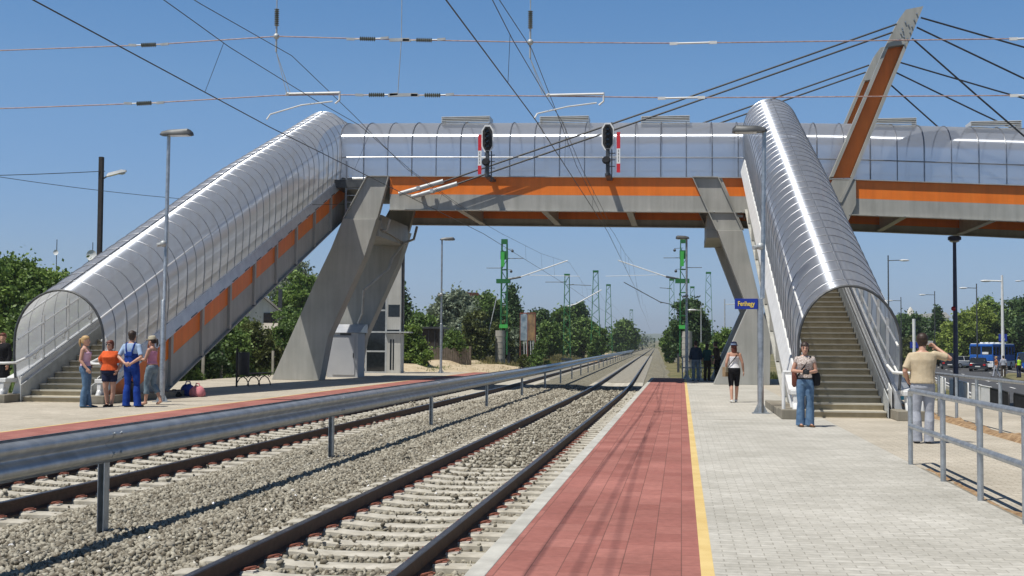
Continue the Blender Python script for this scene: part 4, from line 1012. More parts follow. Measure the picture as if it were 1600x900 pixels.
# crowd barriers by the road
def barrier(p, ang, mat, label):
    root = empty('crowd_barrier', (p[0], p[1], -1.0), ang, label, 'crowd barrier', 'crowd barriers by the road')
    L = 2.3; m = MB(); m.tube([(0, 0, .12), (0, 0, 1.0), (.08, 0, 1.1), (L-.08, 0, 1.1), (L, 0, 1.0), (L, 0, .12)], .024, 8); m.tube([(0, 0, .2), (L, 0, .2)], .02, 8); m.tube([(0, 0, .02), (0, 0, .3)], .03, 6); m.tube([(L, 0, .02), (L, 0, .3)], .03, 6); m.build('frame', mat, root)
    for x in np.arange(.16, L-.1, .155): mm = MB(); mm.tube([(x, 0, .2), (x, 0, 1.09)], .014, 6); mm.build('bar', mat, root)
    for x in (.3, L-.3): mm = MB(); mm.tube([(x, -.28, .02), (x, -.2, .12), (x, .2, .12), (x, .28, .02)], .02, 6); mm.build('foot', mat, root)
bx, by = 13.1, 63.0; names = [('white crowd barrier, farthest of the row along the road', 'white_metal'), ('white crowd barrier left of the dark blue lamp pole', 'white_metal'), ('white crowd barrier just behind the dark blue lamp pole', 'white_metal'), ('white crowd barrier right of the dark blue lamp pole', 'white_metal'), ('white crowd barrier third from the black ones', 'white_metal'), ('white crowd barrier second from the black ones', 'white_metal'), ('white crowd barrier touching the first black one', 'white_metal'), ('black crowd barrier beside the last white one', 'black'), ('black crowd barrier at the right picture edge', 'black'), ('black crowd barrier nearest to the camera', 'black')]
for i, (lb, mt) in enumerate(names):
    y = 63-i*2.5; x = 10.25+(y-38.5)*.098; barrier((x, y), R(-96)+R(random.uniform(-4, 4)), mt, lb)
# tall dark blue pole with disc lamp
dp = empty('street_lamp', (11.36, 53, -1.0), label='dark blue street lamp with a flat round head behind the crowd barriers', cat='street lamp')
m = MB(); m.tube([(0, 0, 0), (0, 0, 3.4), (0, 0, 7.0)], [.115, .095, .07], 12); m.build('pole', 'pole_navy', dp)
m = MB(); m.ball((-.09, -.10, 4.15), .10, 8, 6); m.build('signal_light', 'lamp_red', dp)
m = MB(); m.tube([(0, 0, 6.98), (0, 0, 7.04), (0, 0, 7.16), (0, 0, 7.2)], [.13, .27, .27, .2], 18); m.build('lamp_head', 'pole_navy', dp); m = MB(); m.tube([(0, 0, 6.93), (0, 0, 6.985)], [.10, .22], 16); m.build('lamp_glass', 'lamp_glass', dp)
# far street lamps
def street_lamp(x, y, h, arm, label, mat='dark_steel', r=.07, z=-1.0):
    root = empty('street_lamp', (x, y, z), label=label, cat='street lamp', group='street lamps along the road')
    m = MB(); m.tube([(0, 0, 0), (0, 0, h+.5)], [r*1.3, r*.8], 8); m.tube([(0, 0, h), (arm, 0, h+.05)], r*.6, 6); m.build('pole', mat, root)
    m = MB(); m.ball((arm, 0, h+.02), .3, 10, 6, (1.6, .6, .35)); m.build('lamp_head', 'lamp_glass', root)
street_lamp(19.6, 120, 10.8, 1.5, 'dark street lamp with arm to the right, just right of the right stairway tube')
street_lamp(27.5, 110, 8.3, -1.35, 'pale street lamp with arm to the left above the blue bus', 'white_metal', .12)
street_lamp(32.3, 140, 9.1, -1.4, 'thin dark street lamp rising behind the road left of the pale one')
street_lamp(33.8, 170, 9.6, -1.6, 'thin dark street lamp left of the dark blue pole')
street_lamp(29.4, 170, 8.8, -1.5, 'faint street lamp above the far dark trees beside the stairway')
street_lamp(52, 190, 12.5, -2.2, 'street lamp in front of the dark trees at the far right')
# lamps behind the trio on the right
street_lamp(4.0, 115, 5.6, 1.3, 'short pale lamp with curved arm behind the group in the shade', 'galv_matte', .06, -.2)
street_lamp(1.9, 120, 5.2, -.9, 'short pale lamp left of the curved-arm lamp behind the shaded group', 'galv_matte', .05, -.2)
# white pole with blue round signs
wp = empty('sign_post', (20.1, 110, -1.0), label='white post with a small blue sign left of the photographer in beige', cat='sign post')
m = MB(); m.tube([(0, 0, 0), (0, 0, 5.0)], .14, 10); m.build('post', 'white_metal', wp, smooth=True); m = MB(); m.box(-.35, .35, -.06, -.0, 2.45, 3.0); m.build('sign_plate', 'blue_sign', wp, smooth=False); m = MB(); m.prism_xz([(-.16, 2.6), (.16, 2.6), (0, 2.88)], -.07, -.062); m.build('symbol', 'white_sign', wp, smooth=False)
wp2 = empty('sign_post', (28.0, 112, -1.0), label='post with blue pedestrian sign in front of the blue bus roof', cat='sign post')
m = MB(); m.tube([(0, 0, 0), (0, 0, 4.2)], .05, 8); m.build('post', 'galv_matte', wp2); m = MB(); m.box(-.35, .35, -.06, 0, 3.1, 3.75); m.build('sign_plate', 'blue_sign', wp2, smooth=False); m = MB(); m.prism_xz([(-.18, 3.25), (.18, 3.25), (0, 3.6)], -.07, -.062); m.build('symbol', 'white_sign', wp2, smooth=False)
ys_ = empty('direction_sign', (33.5, 122, -1.0), label='yellow road sign on two posts behind the bus', cat='sign')
m = MB(); m.box(-.9, .9, -.05, 0, 2.9, 4.4); m.build('sign_plate', 'sign_yellow', ys_, smooth=False)
for x in (-.8, .8): m = MB(); m.tube([(x, .05, 0), (x, .05, 4.8)], .05, 6); m.build('post', 'galv_matte', ys_)

# ================================================================ LEFT PLATFORM THINGS
lf = empty('lift_shaft', (-15.42, 62, 0), label='grey lift tower with dark glass behind the left bridge pier', cat='lift tower')
m = MB(); m.box(-.95, .95, .05, 2.0, 0, 7.9); m.build('core', 'glass_dark', lf, smooth=False)
m = MB()
for x in (-1.0, .16, .98):
    m.box(x-.05, x+.05, -.0, .10, 0, 8.0)
m.box(.93, 1.03, 1.95, 2.05, 0, 8)
for z in (.05, 1.35, 2.55, 3.9, 5.3, 6.6, 7.9): m.box(-.95, .93, .01, .09, z-.05, z+.05)
m.build('frame', 'galv_matte', lf, smooth=False)
m = MB(); m.box(.22, 1.0, -.03, -.001, 2.7, 7.8); m.build('cladding', 'lift_panel', lf, smooth=False)
m = MB(); m.box(.22, 1.0, -.03, -.001, 0, 2.45); m.box(.985, 1.02, .11, 1.94, 0, 2.45); m.build('door_panel', 'lift_panel', lf, smooth=False)
m = MB(); m.box(.40, .50, -.05, -.031, .2, 2.1); m.box(.56, .64, -.05, -.031, .2, 2.1); m.build('door_slit', 'glass_dark', lf, smooth=False)
m = MB(); m.box(.1, 1.55, -.5, 2.1, 2.50, 2.58); m.build('canopy', 'galv_matte', lf, smooth=False)
m = MB(); m.box(.28, .95, -.05, -.031, 3.5, 4.25); m.build('window', 'glass_dark', lf, smooth=False); lf.scale = (.92, .35, .84)
cb = empty('equipment_cabin', (-15.05, 53.35, 0), label='grey metal equipment cabin with double doors between the pier legs', cat='cabin')
m = MB(); m.box(-.80, .62, 0, 1.2, 0, 2.0); m.build('walls', 'box_grey', cb, smooth=False)
m = MB(); m.prism_yz([(-.1, 2.02), (1.3, 2.02), (1.3, 2.42), (.9, 2.40)], -.88, .72); m.build('roof', 'silver_flashing', cb, smooth=False)
for x0_, x1_ in ((-.55, .48),):
    m = MB(); m.box(x0_, x1_, -.03, -.002, .12, 1.85); d = m.build('door', 'box_grey', cb, smooth=False)
    m = MB(); m.box(x1_-.08 if x0_ < 0 else x1_-.12, x1_-.05 if x0_ < 0 else x1_-.08, -.06, -.031, .9, 1.1); m.build('handle', 'black', d, smooth=False)
m = MB(); m.box(-.2, .3, -.03, -.002, 1.90, 2.0); m.build('vent_slot', 'dark_steel', cb, smooth=False)
# bench with cast scroll legs
bn = empty('bench', (-15.15, 41.9, 0), R(78), 'dark bench with curly cast-iron legs in front of the left pier', 'bench')
m = MB()
for k in range(4): m.box(-.95, .95, -.22+k*.11, -.13+k*.11, .43, .455)
m.build('seat', 'wood_bench', bn, smooth=False, bevel=.006)
for x in (-.72, .0, .72):
    m = MB()
    m.tube([(x, -.25+.0, .0), (x, -.24, .10), (x, -.15, .26), (x, -.02, .34), (x, .12, .28), (x, .22, .12), (x, .26, .0)], .022, 6)
    m.tube([(x, -.22, .42), (x, -.26, .36), (x, -.20, .31), (x, -.15, .35), (x, -.18, .39)], .015, 6); m.tube([(x, .22, .42), (x, .26, .36), (x, .20, .31), (x, .15, .35), (x, .18, .39)], .015, 6); m.tube([(x, -.22, .42), (x, .22, .42)], .018, 6)
    m.build('leg', 'black', bn)
bi = empty('litter_bin', (-15.1, 40.4, 0), label='black litter bin on a post beside the bench', cat='litter bin')
m = MB(); m.tube([(-.12, 0, 0), (-.12, 0, 1.35)], .035, 8); m.build('post', 'black', bi); m = MB(); m.tube([(.12, 0, .42), (.12, 0, .5), (.12, 0, 1.15), (.12, 0, 1.2)], [.17, .2, .2, .19], 14); m.build('bin_body', 'black', bi)
def bag(loc, s, mat, label, seed, name='bag'):
    random.seed(seed); root = empty(name, loc, R(random.uniform(-40, 40)), label, 'bag', 'bags on the left platform')
    rg = []
    for k, (zz, rr) in enumerate(((0, .75), (.06, .98), (.3, 1.05), (.6, .95), (.85, .7), (1, .35))):
        rg.append([(s[0]*rr*(1+.14*math.sin(5*t+k*1.3+seed))*math.cos(t), s[1]*rr*(1+.14*math.cos(4*t+seed))*math.sin(t), s[2]*zz*(1+.08*math.sin(3*t))) for t in [2*math.pi*i/16 for i in range(16)]])
    m = MB(); m.loft(rg); m.build('sack', mat, root, angle=80)
    m = MB(); m.tube([(-s[0]*.4, 0, s[2]*.9), (-s[0]*.25, 0, s[2]*1.25), (s[0]*.25, 0, s[2]*1.25), (s[0]*.4, 0, s[2]*.9)], .018, 6); m.build('handle', mat, root)
bag((-13.5, 32.8, 0), (.24, .2, .30), 'cloth_pinkbag', 'pinkish red soft bag on the ground right of the left lamp post', 1)
bag((-13.95, 33.2, 0), (.2, .18, .33), 'cloth_bluebag', 'blue bag lying beside the pinkish bag on the left platform', 2)
bag((-14.1, 32.6, 0), (.22, .15, .16), 'cloth_black', 'small black bag lying left of the blue bag on the left platform', 3)
bag((-13.95, 29.6, 0), (.2, .18, .5), 'cloth_black', 'tall black bag standing behind the woman in the pale cap', 4)
random.seed(11)
# low wire fence posts behind the left platform
for i, y in enumerate((36, 41, 49.1, 51.2, 58)):
    m = MB(); m.bar((-20.0, y, -.3), (-20.0+.03*random.uniform(-1, 1), y, 1.15), .10, .10); o = m.build('fence_post', 'concrete', smooth=False)
    tag(o, ['pale concrete fence post in the bushes under the foot of the left stairway', 'pale concrete fence post in the bushes under the stairway, near its foot', 'pale concrete fence post left of the litter bin', 'pale concrete fence post nearest to the litter bin', 'pale concrete fence post hidden in bushes behind the bench'][i], 'fence post', 'concrete fence posts')
fn = empty('wooden_fence', (-20, 78, 0), label='dark weathered wooden fence in the bushes left of the counterweight mast', cat='fence')
m = MB()
for i in range(60):
    x = -3+i*.16; m.box(x, x+.14, -.02, .02, 0, 1.25+.08*math.sin(i*1.7))
m.build('boards', 'wood_fence', fn, smooth=False)
for x in (-3, 0, 3, 6.5): m = MB(); m.box(x, x+.12, .025, .14, 0, 1.4); m.build('post', 'wood_fence', fn, smooth=False)
fn.rotation_euler = (0, 0, R(25))
hut = empty('garden_hut', (-17.7, 84, 0), label='small dark hut with flat roof half hidden in bushes by the far lamp post', cat='hut')
m = MB(); m.box(-.8, .8, 0, 2, 0, 2.6); m.build('walls', 'wood_dark', hut, smooth=False); m = MB(); m.box(-1.0, 1.2, -.3, 2.2, 2.61, 2.75); m.build('roof', 'dark_steel', hut, smooth=False)
for x in (-.45, .05, .5): m = MB(); m.box(x, x+.06, -.03, -.001, 0, 2.5); m.build('batten', 'dark_steel', hut, smooth=False)
bb = empty('billboard', (-13.1, 104, -.1), R(-38), 'tall rusty-framed double panel billboard among the trees left of the tracks', 'billboard')
m = MB(); m.box(-.95, -.88, -.04, .04, 0, 4.4); m.box(.88, .95, -.04, .04, 0, 4.4); m.box(-.04, .04, -.04, .04, 0, 4.35); m.box(-.95, .95, -.05, .05, 4.3, 4.4); m.build('frame', 'roof_red', bb, smooth=False)
M('poster_blue', (.10, .15, .20), (.30, .36, .40), scale=2.2, rough=.5); M('poster_brown', (.16, .10, .06), (.34, .22, .10), scale=2.2, rough=.5)
m = MB(); m.box(-.87, -.05, -.03, .03, 2.0, 4.25); m.build('panel', 'poster_blue', bb, smooth=False); m = MB(); m.box(.05, .87, -.03, .03, 2.0, 4.25); m.build('panel', 'poster_brown', bb, smooth=False)
for x in (-.5, -.2, .3, .6): m = MB(); m.bar((x, .1, 0), (x, .03, 2.1), .05, .05); m.build('support', 'white_metal', bb, smooth=False)

# ================================================================ HOUSES
hs_ = empty('house', (-30.2, 86, 0), R(18), 'white gabled house with a dark window seen under the left stairway', 'house')
m = MB(); m.prism_xz([(-4.5, -1), (2.2, -1), (2.2, 2.7), (-.3, 4.9), (-4.5, 2.0)], 0, 7); m.build('wall', 'house_white', hs_, smooth=False)
m = MB(); m.prism_xz([(2.5, 2.55), (2.5, 2.7), (-.3, 5.15), (-5, 2.0), (-5, 1.85), (-.3, 4.95)], -.3, 7.3); rf = m.build('roof', 'roof_tile', hs_, smooth=False)
m = MB(); m.box(.8, 1.1, 2, 2.3, 4, 5.6); m.build('chimney', 'dark_steel', rf, smooth=False)
m = MB(); m.box(-.2, .75, -.06, -.01, 2.7, 3.75); wdw = m.build('window', 'glass_dark', hs_, smooth=False); m = MB(); m.box(-.27, .82, -.09, -.061, 2.6, 2.69); m.box(.25, .3, -.09, -.061, 2.7, 3.75); m.box(-.2, .75, -.09, -.061, 3.2, 3.25); m.build('window_frame', 'wood_dark', wdw, smooth=False)
m = MB(); m.prism_yz([(-5, 1.3), (-5, 1.45), (-.1, 3.0), (-.1, 2.85)], -.2, 3.2); m.build('porch_roof', 'roof_tile', hs_, smooth=False); m = MB(); m.box(-.1, 3.1, -4.9, -.15, -1, 1.28); m.build('porch_wall', 'house_white', hs_, smooth=False)
h2 = empty('house', (-46.6, 78, -.55), R(10), 'dark red house roof tip above the trees at the far left', 'house')
m = MB(); m.box(-3, 3, 0, 8, -1, 5.4); m.build('wall', 'house_white', h2, smooth=False); m = MB(); m.prism_xz([(-3.4, 5.0), (3.2, 5.0), (.3, 7.6), (-1.2, 7.6)], -.4, 8.4); m.build('roof', 'roof_red', h2, smooth=False)
h3 = empty('house', (-24.6, 121, -1.5), R(20), 'pale house chimney and gable half hidden in trees behind the left platform lamp', 'house')
m = MB(); m.box(-4, 4, 0, 7, -1, 3.4); m.build('wall', 'house_white', h3, smooth=False); m = MB(); m.prism_xz([(-4.4, 3.3), (4.4, 3.3), (0, 5.2)], -.3, 7.3); rf = m.build('roof', 'roof_tile', h3, smooth=False); m = MB(); m.box(1.5, 2.4, 1, 2, 4.0, 6.6); m.build('chimney', 'house_white', rf, smooth=False)
h4 = empty('house', (-24.6, 140, 0), R(25), 'house with a dark brown roof behind the cypress beside the counterweight mast', 'house')
m = MB(); m.box(-3, 3, 0, 6, -1, 5); m.build('wall', 'house_white', h4, smooth=False); m = MB(); m.prism_xz([(-3.4, 4.9), (3.4, 4.9), (1, 7.6), (-1, 7.6)], -.3, 6.3); m.build('roof', 'roof_red', h4, smooth=False)
wb = empty('hall_building', (60, 300, -1), R(8), 'large white hall with small roof turrets far behind the road trees', 'building')
m = MB(); m.box(-8, 3, 0, 20, 0, 9.6); m.build('wall', 'house_white', wb, smooth=False); m = MB(); m.prism_xz([(-8.5, 9.6), (3.5, 9.6), (2, 10.9), (-4, 10.4)], -.5, 20.5); rf = m.build('roof', 'house_white', wb, smooth=False)
for x in (-5.5, 1.2): m = MB(); m.tube([(x, 2, 9.8), (x, 2, 11.3), (x, 2, 12.2)], [.7, .7, .1], 10); m.build('turret', 'house_white', rf)
# dark wooden pole with white lamp
wpole = empty('wooden_pole', (-30.2, 60, -.5), label='dark square wooden pole with a white lamp behind the left stairway', cat='utility pole')
m = MB(); m.bar((0, 0, 0), (-.02, 0, 11.75), .21, .21); m.build('pole', 'wood_dark', wpole, smooth=False)
m = MB(); m.tube([(.1, 0, 10.6), (.35, 0, 10.75)], .04, 6); m.build('arm', 'dark_steel', wpole); m = MB(); rg = []
for t, s in ((0, .6), (.1, 1), (.8, 1), (1, .5)):
    xx = .32+t*1.05; zz = 10.72+t*.25; rg.append([(xx, -.13*s, zz-.02), (xx, .13*s, zz-.02), (xx, .12*s, zz+.14*s), (xx, -.12*s, zz+.14*s)])
m.loft(rg); m.build('lamp_head', 'white_sign', wpole); m = MB(); m.ball((1.1, 0, 10.88), .16, 8, 5, (1.5, .7, .5)); m.build('lamp_glass', 'lamp_glass', wpole)
# satellite dishes on thin poles
for x, y, z, s, lb in ((-30.9, 60.6, 6.1, .30, 'white satellite dish on a thin mast just left of the dark wooden pole'), (-33.15, 61, 6.3, .15, 'tiny aerial dish on a thin mast above the far left tree')):
    rt = empty('satellite_dish', (x, y, 0), label=lb, cat='satellite dish'); m = MB(); m.tube([(0, 0, 0), (0, 0, z+.7)], .02, 6); m.build('mast', 'dark_steel', rt)
    m = MB(); rg = []
    for k in range(4):
        a2 = k/3*R(55); rg.append([(s*1.2*math.sin(a2)*math.cos(t), -.06-s*.5*(1-math.cos(a2)), z+s*1.2*math.sin(a2)*math.sin(t)) for t in [2*math.pi*i/14 for i in range(14)]])
    m.loft(rg, caps=False); m.build('dish', 'white_sign', rt)

# ================================================================ VEHICLES
def car(loc, rz, mat, label, kind='sedan', L=4.3, Wd=1.72, H=1.42):
    root = empty('parked_car' if kind != 'van' else 'van', loc, rz, label, 'car')
    hw = Wd/2
    if kind == 'sedan': low = [(-L/2, .28), (-L/2, .75), (-L/2+.12, .86), (-L/2+.9, .92), (L/2-1.1, .90), (L/2-.15, .72), (L/2, .6), (L/2, .28)]; top = [(-L/2+.55, .92), (-L/2+1.1, H), (.35, H), (L/2-1.25, .90)]
    elif kind == 'hatch': low = [(-L/2, .28), (-L/2, .85), (-L/2+.1, .95), (L/2-1.1, .92), (L/2-.15, .75), (L/2, .6), (L/2, .28)]; top = [(-L/2+.12, .95), (-L/2+.45, H), (.35, H), (L/2-1.25, .92)]
    else: low = [(-L/2, .3), (-L/2, 1.0), (L/2-1.0, 1.05), (L/2-.1, .85), (L/2, .3)]; top = [(-L/2, 1.0), (-L/2+.15, H), (.8, H), (L/2-1.1, 1.05)]
    m = MB(); rg = []
    for w, sc_ in ((-hw, .94), (-hw*.9, 1), (hw*.9, 1), (hw, .94)): rg.append([(w, x*sc_, .6+(z-.6)*sc_) for x, z in low])
    m.loft(rg); body = m.build('body', mat, root, bevel=.03)
    m = MB(); n = len(top); cyx = sum(t[0] for t in top)/n
    m.loft([[(-hw*.92, top[0][0], top[0][1]), (-hw*.78, top[1][0], top[1][1]), (-hw*.78, top[2][0], top[2][1]), (-hw*.92, top[3][0], top[3][1])], [(hw*.92, top[0][0], top[0][1]), (hw*.78, top[1][0], top[1][1]), (hw*.78, top[2][0], top[2][1]), (hw*.92, top[3][0], top[3][1])]]); m.build('windows', 'glass_dark', root, smooth=False)
    m = MB(); m.box(-hw*.79, hw*.79, top[1][0]+.03, top[2][0]-.03, H-.005, H+.035)
    for sx in (-1, 1):
        for a_, b_ in ((top[0], top[1]), (top[3], top[2])): m.bar((sx*hw*.91, a_[0], a_[1]), (sx*hw*.785, b_[0], b_[1]), .09, .06)
        m.bar((sx*hw*.92, cyx, .92), (sx*hw*.79, cyx, H), .06, .07)
    m.build('roof', mat, root, bevel=.01)
    for sx in (-1, 1):
        for yy_ in (-L/2+.8, L/2-.8):
            m = MB(); m.tube([(sx*(hw-.2), yy_, .31), (sx*(hw+.01), yy_, .31)], .31, 16); w_ = m.build('wheel', 'tyre', root); m = MB(); m.tube([(sx*(hw+.005), yy_, .31), (sx*(hw+.02), yy_, .31)], .19, 12); m.build('rim', 'galv_matte', w_)
        m = MB(); m.box(min(sx*hw*.62, sx*hw*.9), max(sx*hw*.62, sx*hw*.9), -L/2-.01, -L/2+.06, .62, .80); m.build('tail_light', 'lamp_red', root, smooth=False)
        m = MB(); m.box(min(sx*hw*.6, sx*hw*.88), max(sx*hw*.6, sx*hw*.88), L/2-.08, L/2-.0, .55, .68); m.build('headlight', 'lamp_glass', root, smooth=False)
        m = MB(); m.box(min(sx*hw, sx*(hw+.16)), max(sx*hw, sx*(hw+.16)), L/2-1.5, L/2-1.38, .92, 1.03); m.build('mirror', mat, root, smooth=False)
    m = MB(); m.box(-.26, .26, -L/2-.012, -L/2+.05, .48, .59); m.build('number_plate', 'plate_white', root, smooth=False)
    for ya_, yb_ in ((-L/2-.03, -L/2+.1), (L/2-.1, L/2+.03)): m = MB(); m.box(-hw*.95, hw*.95, ya_, yb_, .30, .46); m.build('bumper', 'dark_steel', root, smooth=False)
    return root
car((31.5, 136, -.985), R(-16), 'car_dark', 'dark hatchback seen from behind, just left of the blue bus', 'hatch', 4.1)
car((31.2, 149, -.985), R(-10), 'car_dark', 'black van-like car left of the dark hatchback on the road', 'van', 4.4, 1.8, 1.85)
car((34.6, 157, -.985), R(-60), 'car_white', 'white car mostly hidden behind the black car and the bus', 'hatch', 4.3)
car((7.35, 46.5, -1.06), R(4), 'car_teal', 'dark teal car parked low behind the right stairway rail', 'sedan', 4.4, 1.75, 1.42)
car((37.0, 133, -.985), R(-70), 'bus_blue', 'blue car behind the road workers at the right picture edge', 'van', 4.6, 1.8, 2.0)
bus = empty('bus', (34.9, 144, -.985), R(-28), 'blue bus with white roof hatches waiting on the road at the right', 'bus')
m = MB(); Lb, Wb, Hb = 9.5, 2.5, 3.0
def bsec(w, z): return None
m.box(-Wb/2, Wb/2, -Lb/2, Lb/2, 1.05, 1.75); m.box(-Wb/2+.02, Wb/2-.02, -Lb/2+.02, Lb/2-.02, 2.62, 2.9); m.build('body', 'bus_blue', bus, smooth=False, bevel=.06)
m = MB(); m.box(-Wb/2+.06, Wb/2-.06, -Lb/2+.06, Lb/2-.06, 1.75, 2.63); m.build('windows', 'glass_dark', bus, smooth=False)
for sx in (-1, 1):
    for y in np.arange(-Lb/2+.05, Lb/2, 1.33): m = MB(); m.box(min(sx*(Wb/2-.07), sx*Wb/2), max(sx*(Wb/2-.07), sx*Wb/2), y-.06, y+.06, 1.74, 2.64); m.build('window_pillar', 'bus_blue', bus, smooth=False)
for x in (-1.2, 0, 1.2): m = MB(); m.box(x-.05, x+.05, -Lb/2, -Lb/2+.08, 1.74, 2.64); m.build('window_pillar', 'bus_blue', bus, smooth=False)
m = MB(); m.box(-Wb/2, Wb/2, -Lb/2, Lb/2, .45, 1.04); m.build('skirt', 'bus_white', bus, smooth=False, bevel=.05)
m = MB(); m.box(-Wb/2-.02, Wb/2+.02, -Lb/2-.08, -Lb/2-.001, .40, .72); m.build('bumper', 'bus_white', bus, smooth=False)
m = MB(); m.box(-.9, .9, -Lb/2-.03, -Lb/2-.001, .80, 1.0); m.build('grille', 'dark_steel', bus, smooth=False)
m = MB(); m.box(.1, .75, -Lb/2-.01, -Lb/2+.05, 1.8, 2.05); m.build('notice_card', 'white_sign', bus, smooth=False)
m = MB(); m.box(-Wb/2+.1, Wb/2-.1, -Lb/2+.1, Lb/2-.1, 2.905, 2.98); m.build('roof', 'bus_white', bus, smooth=False, bevel=.03)
for y in (-3.2, -1, 1.5, 3.5): m = MB(); m.box(-.45, .45, y-.4, y+.4, 2.985, 3.12); m.build('roof_hatch', 'bus_white', bus, smooth=False, bevel=.03)
for sx in (-1, 1):
    for y in (-2.9, 3.0):
        m = MB(); m.tube([(sx*(Wb/2-.3), y, .48), (sx*(Wb/2+.01), y, .48)], .48, 18); w_ = m.build('wheel', 'tyre', bus); m = MB(); m.tube([(sx*(Wb/2+.005), y, .48), (sx*(Wb/2+.03), y, .48)], .26, 12); m.build('rim', 'galv_matte', w_)
    m = MB(); m.box(sx*.95-.15, sx*.95+.15, -Lb/2-.03, -Lb/2-.001, .8, 1.0); m.build('headlight', 'lamp_glass', bus, smooth=False)
# ================================================================ TREES AND BUSHES
def leaf_quads(cent, size, aspect=.55, droop=0):
    n = len(cent); a = rng.normal(size=(n, 3)); a[:, 2] -= droop; a /= np.linalg.norm(a, axis=1)[:, None]
    b = rng.normal(size=(n, 3)); b -= (a*b).sum(1)[:, None]*a; b /= np.linalg.norm(b, axis=1)[:, None]
    s = size*rng.uniform(.6, 1.3, n)[:, None]
    v = np.stack([cent-a*s, cent+b*s*aspect, cent+a*s, cent-b*s*aspect], 1).reshape(-1, 3)
    return v, np.arange(4*n).reshape(-1, 4)
def crown_pts(n, shape, h0, h1, r, clumps, clump_r):
    """clumped points: clump centres spread over the crown, leaves in a shell of each clump"""
    C_ = []
    while len(C_) < clumps:
        u = rng.uniform(0, 1); ang = rng.uniform(0, 2*math.pi)
        if shape == 'round': rad = math.sqrt(max(0, 1-(2*u-1)**2))*1.0
        elif shape == 'cone': rad = (1-u)**.8*1.0+.04
        elif shape == 'column': rad = math.sin(math.pi*min(1, u*.85+.12))**.6
        elif shape == 'dome': rad = math.sqrt(max(0, 1-u**2.2))
        rr = rad*math.sqrt(rng.uniform(.25, 1))*r*rng.uniform(.8, 1.12)
        C_.append((rr*math.cos(ang), rr*math.sin(ang), h0+(h1-h0)*u))
    C_ = np.array(C_); k = rng.integers(0, clumps, n); d = rng.normal(size=(n, 3)); d /= np.linalg.norm(d, axis=1)[:, None]
    cr = clump_r*rng.uniform(.6, 1.3, clumps)
    if shape == 'cone': cr *= np.clip(1.15-(C_[:, 2]-h0)/(h1-h0)*.95, .15, 1.2)
    d[:, 2] *= .75
    P = C_[k]+d*(cr[k]*rng.uniform(.5, 1.08, n))[:, None]
    j = rng.random(n) < .28; k2 = rng.integers(0, clumps, n); mixp = C_[k]*.45+C_[k2]*.55+rng.normal(size=(n, 3))*clump_r*.35   # loose inner leaves
    P[j] = mixp[j]
    j2 = rng.random(n) < .14; P[j2] += rng.normal(size=(int(j2.sum()), 3))*clump_r*.55   # loose outer twigs
    return C_, P
def tree(x, y, top, r, shape, mat, label, leaves=5000, cat='tree', name='tree', z0=None, h0=None, leaf=.12, group=None, clumps=None, cl=None, trunk=True):
    z0 = ground_z(x, y)-.05 if z0 is None else z0; h = top-z0; h0 = h*.18 if h0 is None else h0
    root = empty(name, (x, y, z0), label=label, cat=cat, group=group)
    clumps = int((clumps or max(20, int(r*r*6)))*1.3); cl = (cl or r*.30)*.85; leaves = int(leaves*1.25)
    if shape == 'cone': clumps = 130; cl = r*.22
    C_, P = crown_pts(leaves, shape, h0+cl*.5, h-cl*(.2 if shape == 'cone' else .75), r-cl*.5, clumps, cl)
    P[:, 2] = np.maximum(P[:, 2], .05)
    v, f = leaf_quads(P, leaf, .6)
    np_mesh('crown', v, f, mat, root)
    if trunk:
        m = MB(); rt = max(.05, r*.07)
        hh = h*(.93 if shape in ('cone', 'column') else .7)
        m.tube([(0, 0, 0), (.05*r, 0, hh*.35), (-.03*r, .04*r, hh*.7), (0, 0, hh)], [rt, rt*.8, rt*.5, rt*.12], 8)
        for i in range(0, min(clumps, 16)):
            c = C_[i]; m.tube([(0, 0, max(h0*.8, c[2]*.55)), (c[0]*.5, c[1]*.5, c[2]*.82), tuple(c)], [rt*.42, rt*.25, rt*.06], 5)
        m.build('trunk', 'trunk', root)
    return root
T = tree
G1 = 'trees behind the left platform'; G2 = 'trees beyond the road'; G3 = 'trees by the railway line'
T(-31.8, 55, 5.6, 3.4, 'round', 'leaf_bright', 'tall bright leafy tree at the far left behind the stairway portal', 26000, leaf=.11, group=G1, h0=.5, clumps=60, cl=.75)
T(-29.6, 60, 6.0, 2.6, 'round', 'leaf_mid', 'leafy tree topping the left stairway tube near the satellite dish', 17000, leaf=.11, group=G1, h0=.5, clumps=46, cl=.65)
T(-27.5, 51, 3.6, 2.8, 'dome', 'leaf_mid', 'broad low leafy tree directly behind the left stairway portal', 17000, leaf=.11, group=G1, h0=.2, clumps=40, cl=.7)
T(-34.5, 52, 5.1, 2.8, 'round', 'leaf_mid', 'leafy tree cut by the left picture edge', 14000, leaf=.11, group=G1, h0=.3)
T(-24.5, 46, 2.0, 2.0, 'dome', 'leaf_dark', 'dark bush behind the standing people at the left edge', 9000, leaf=.10, group=G1, h0=0, cat='bush', name='bush')
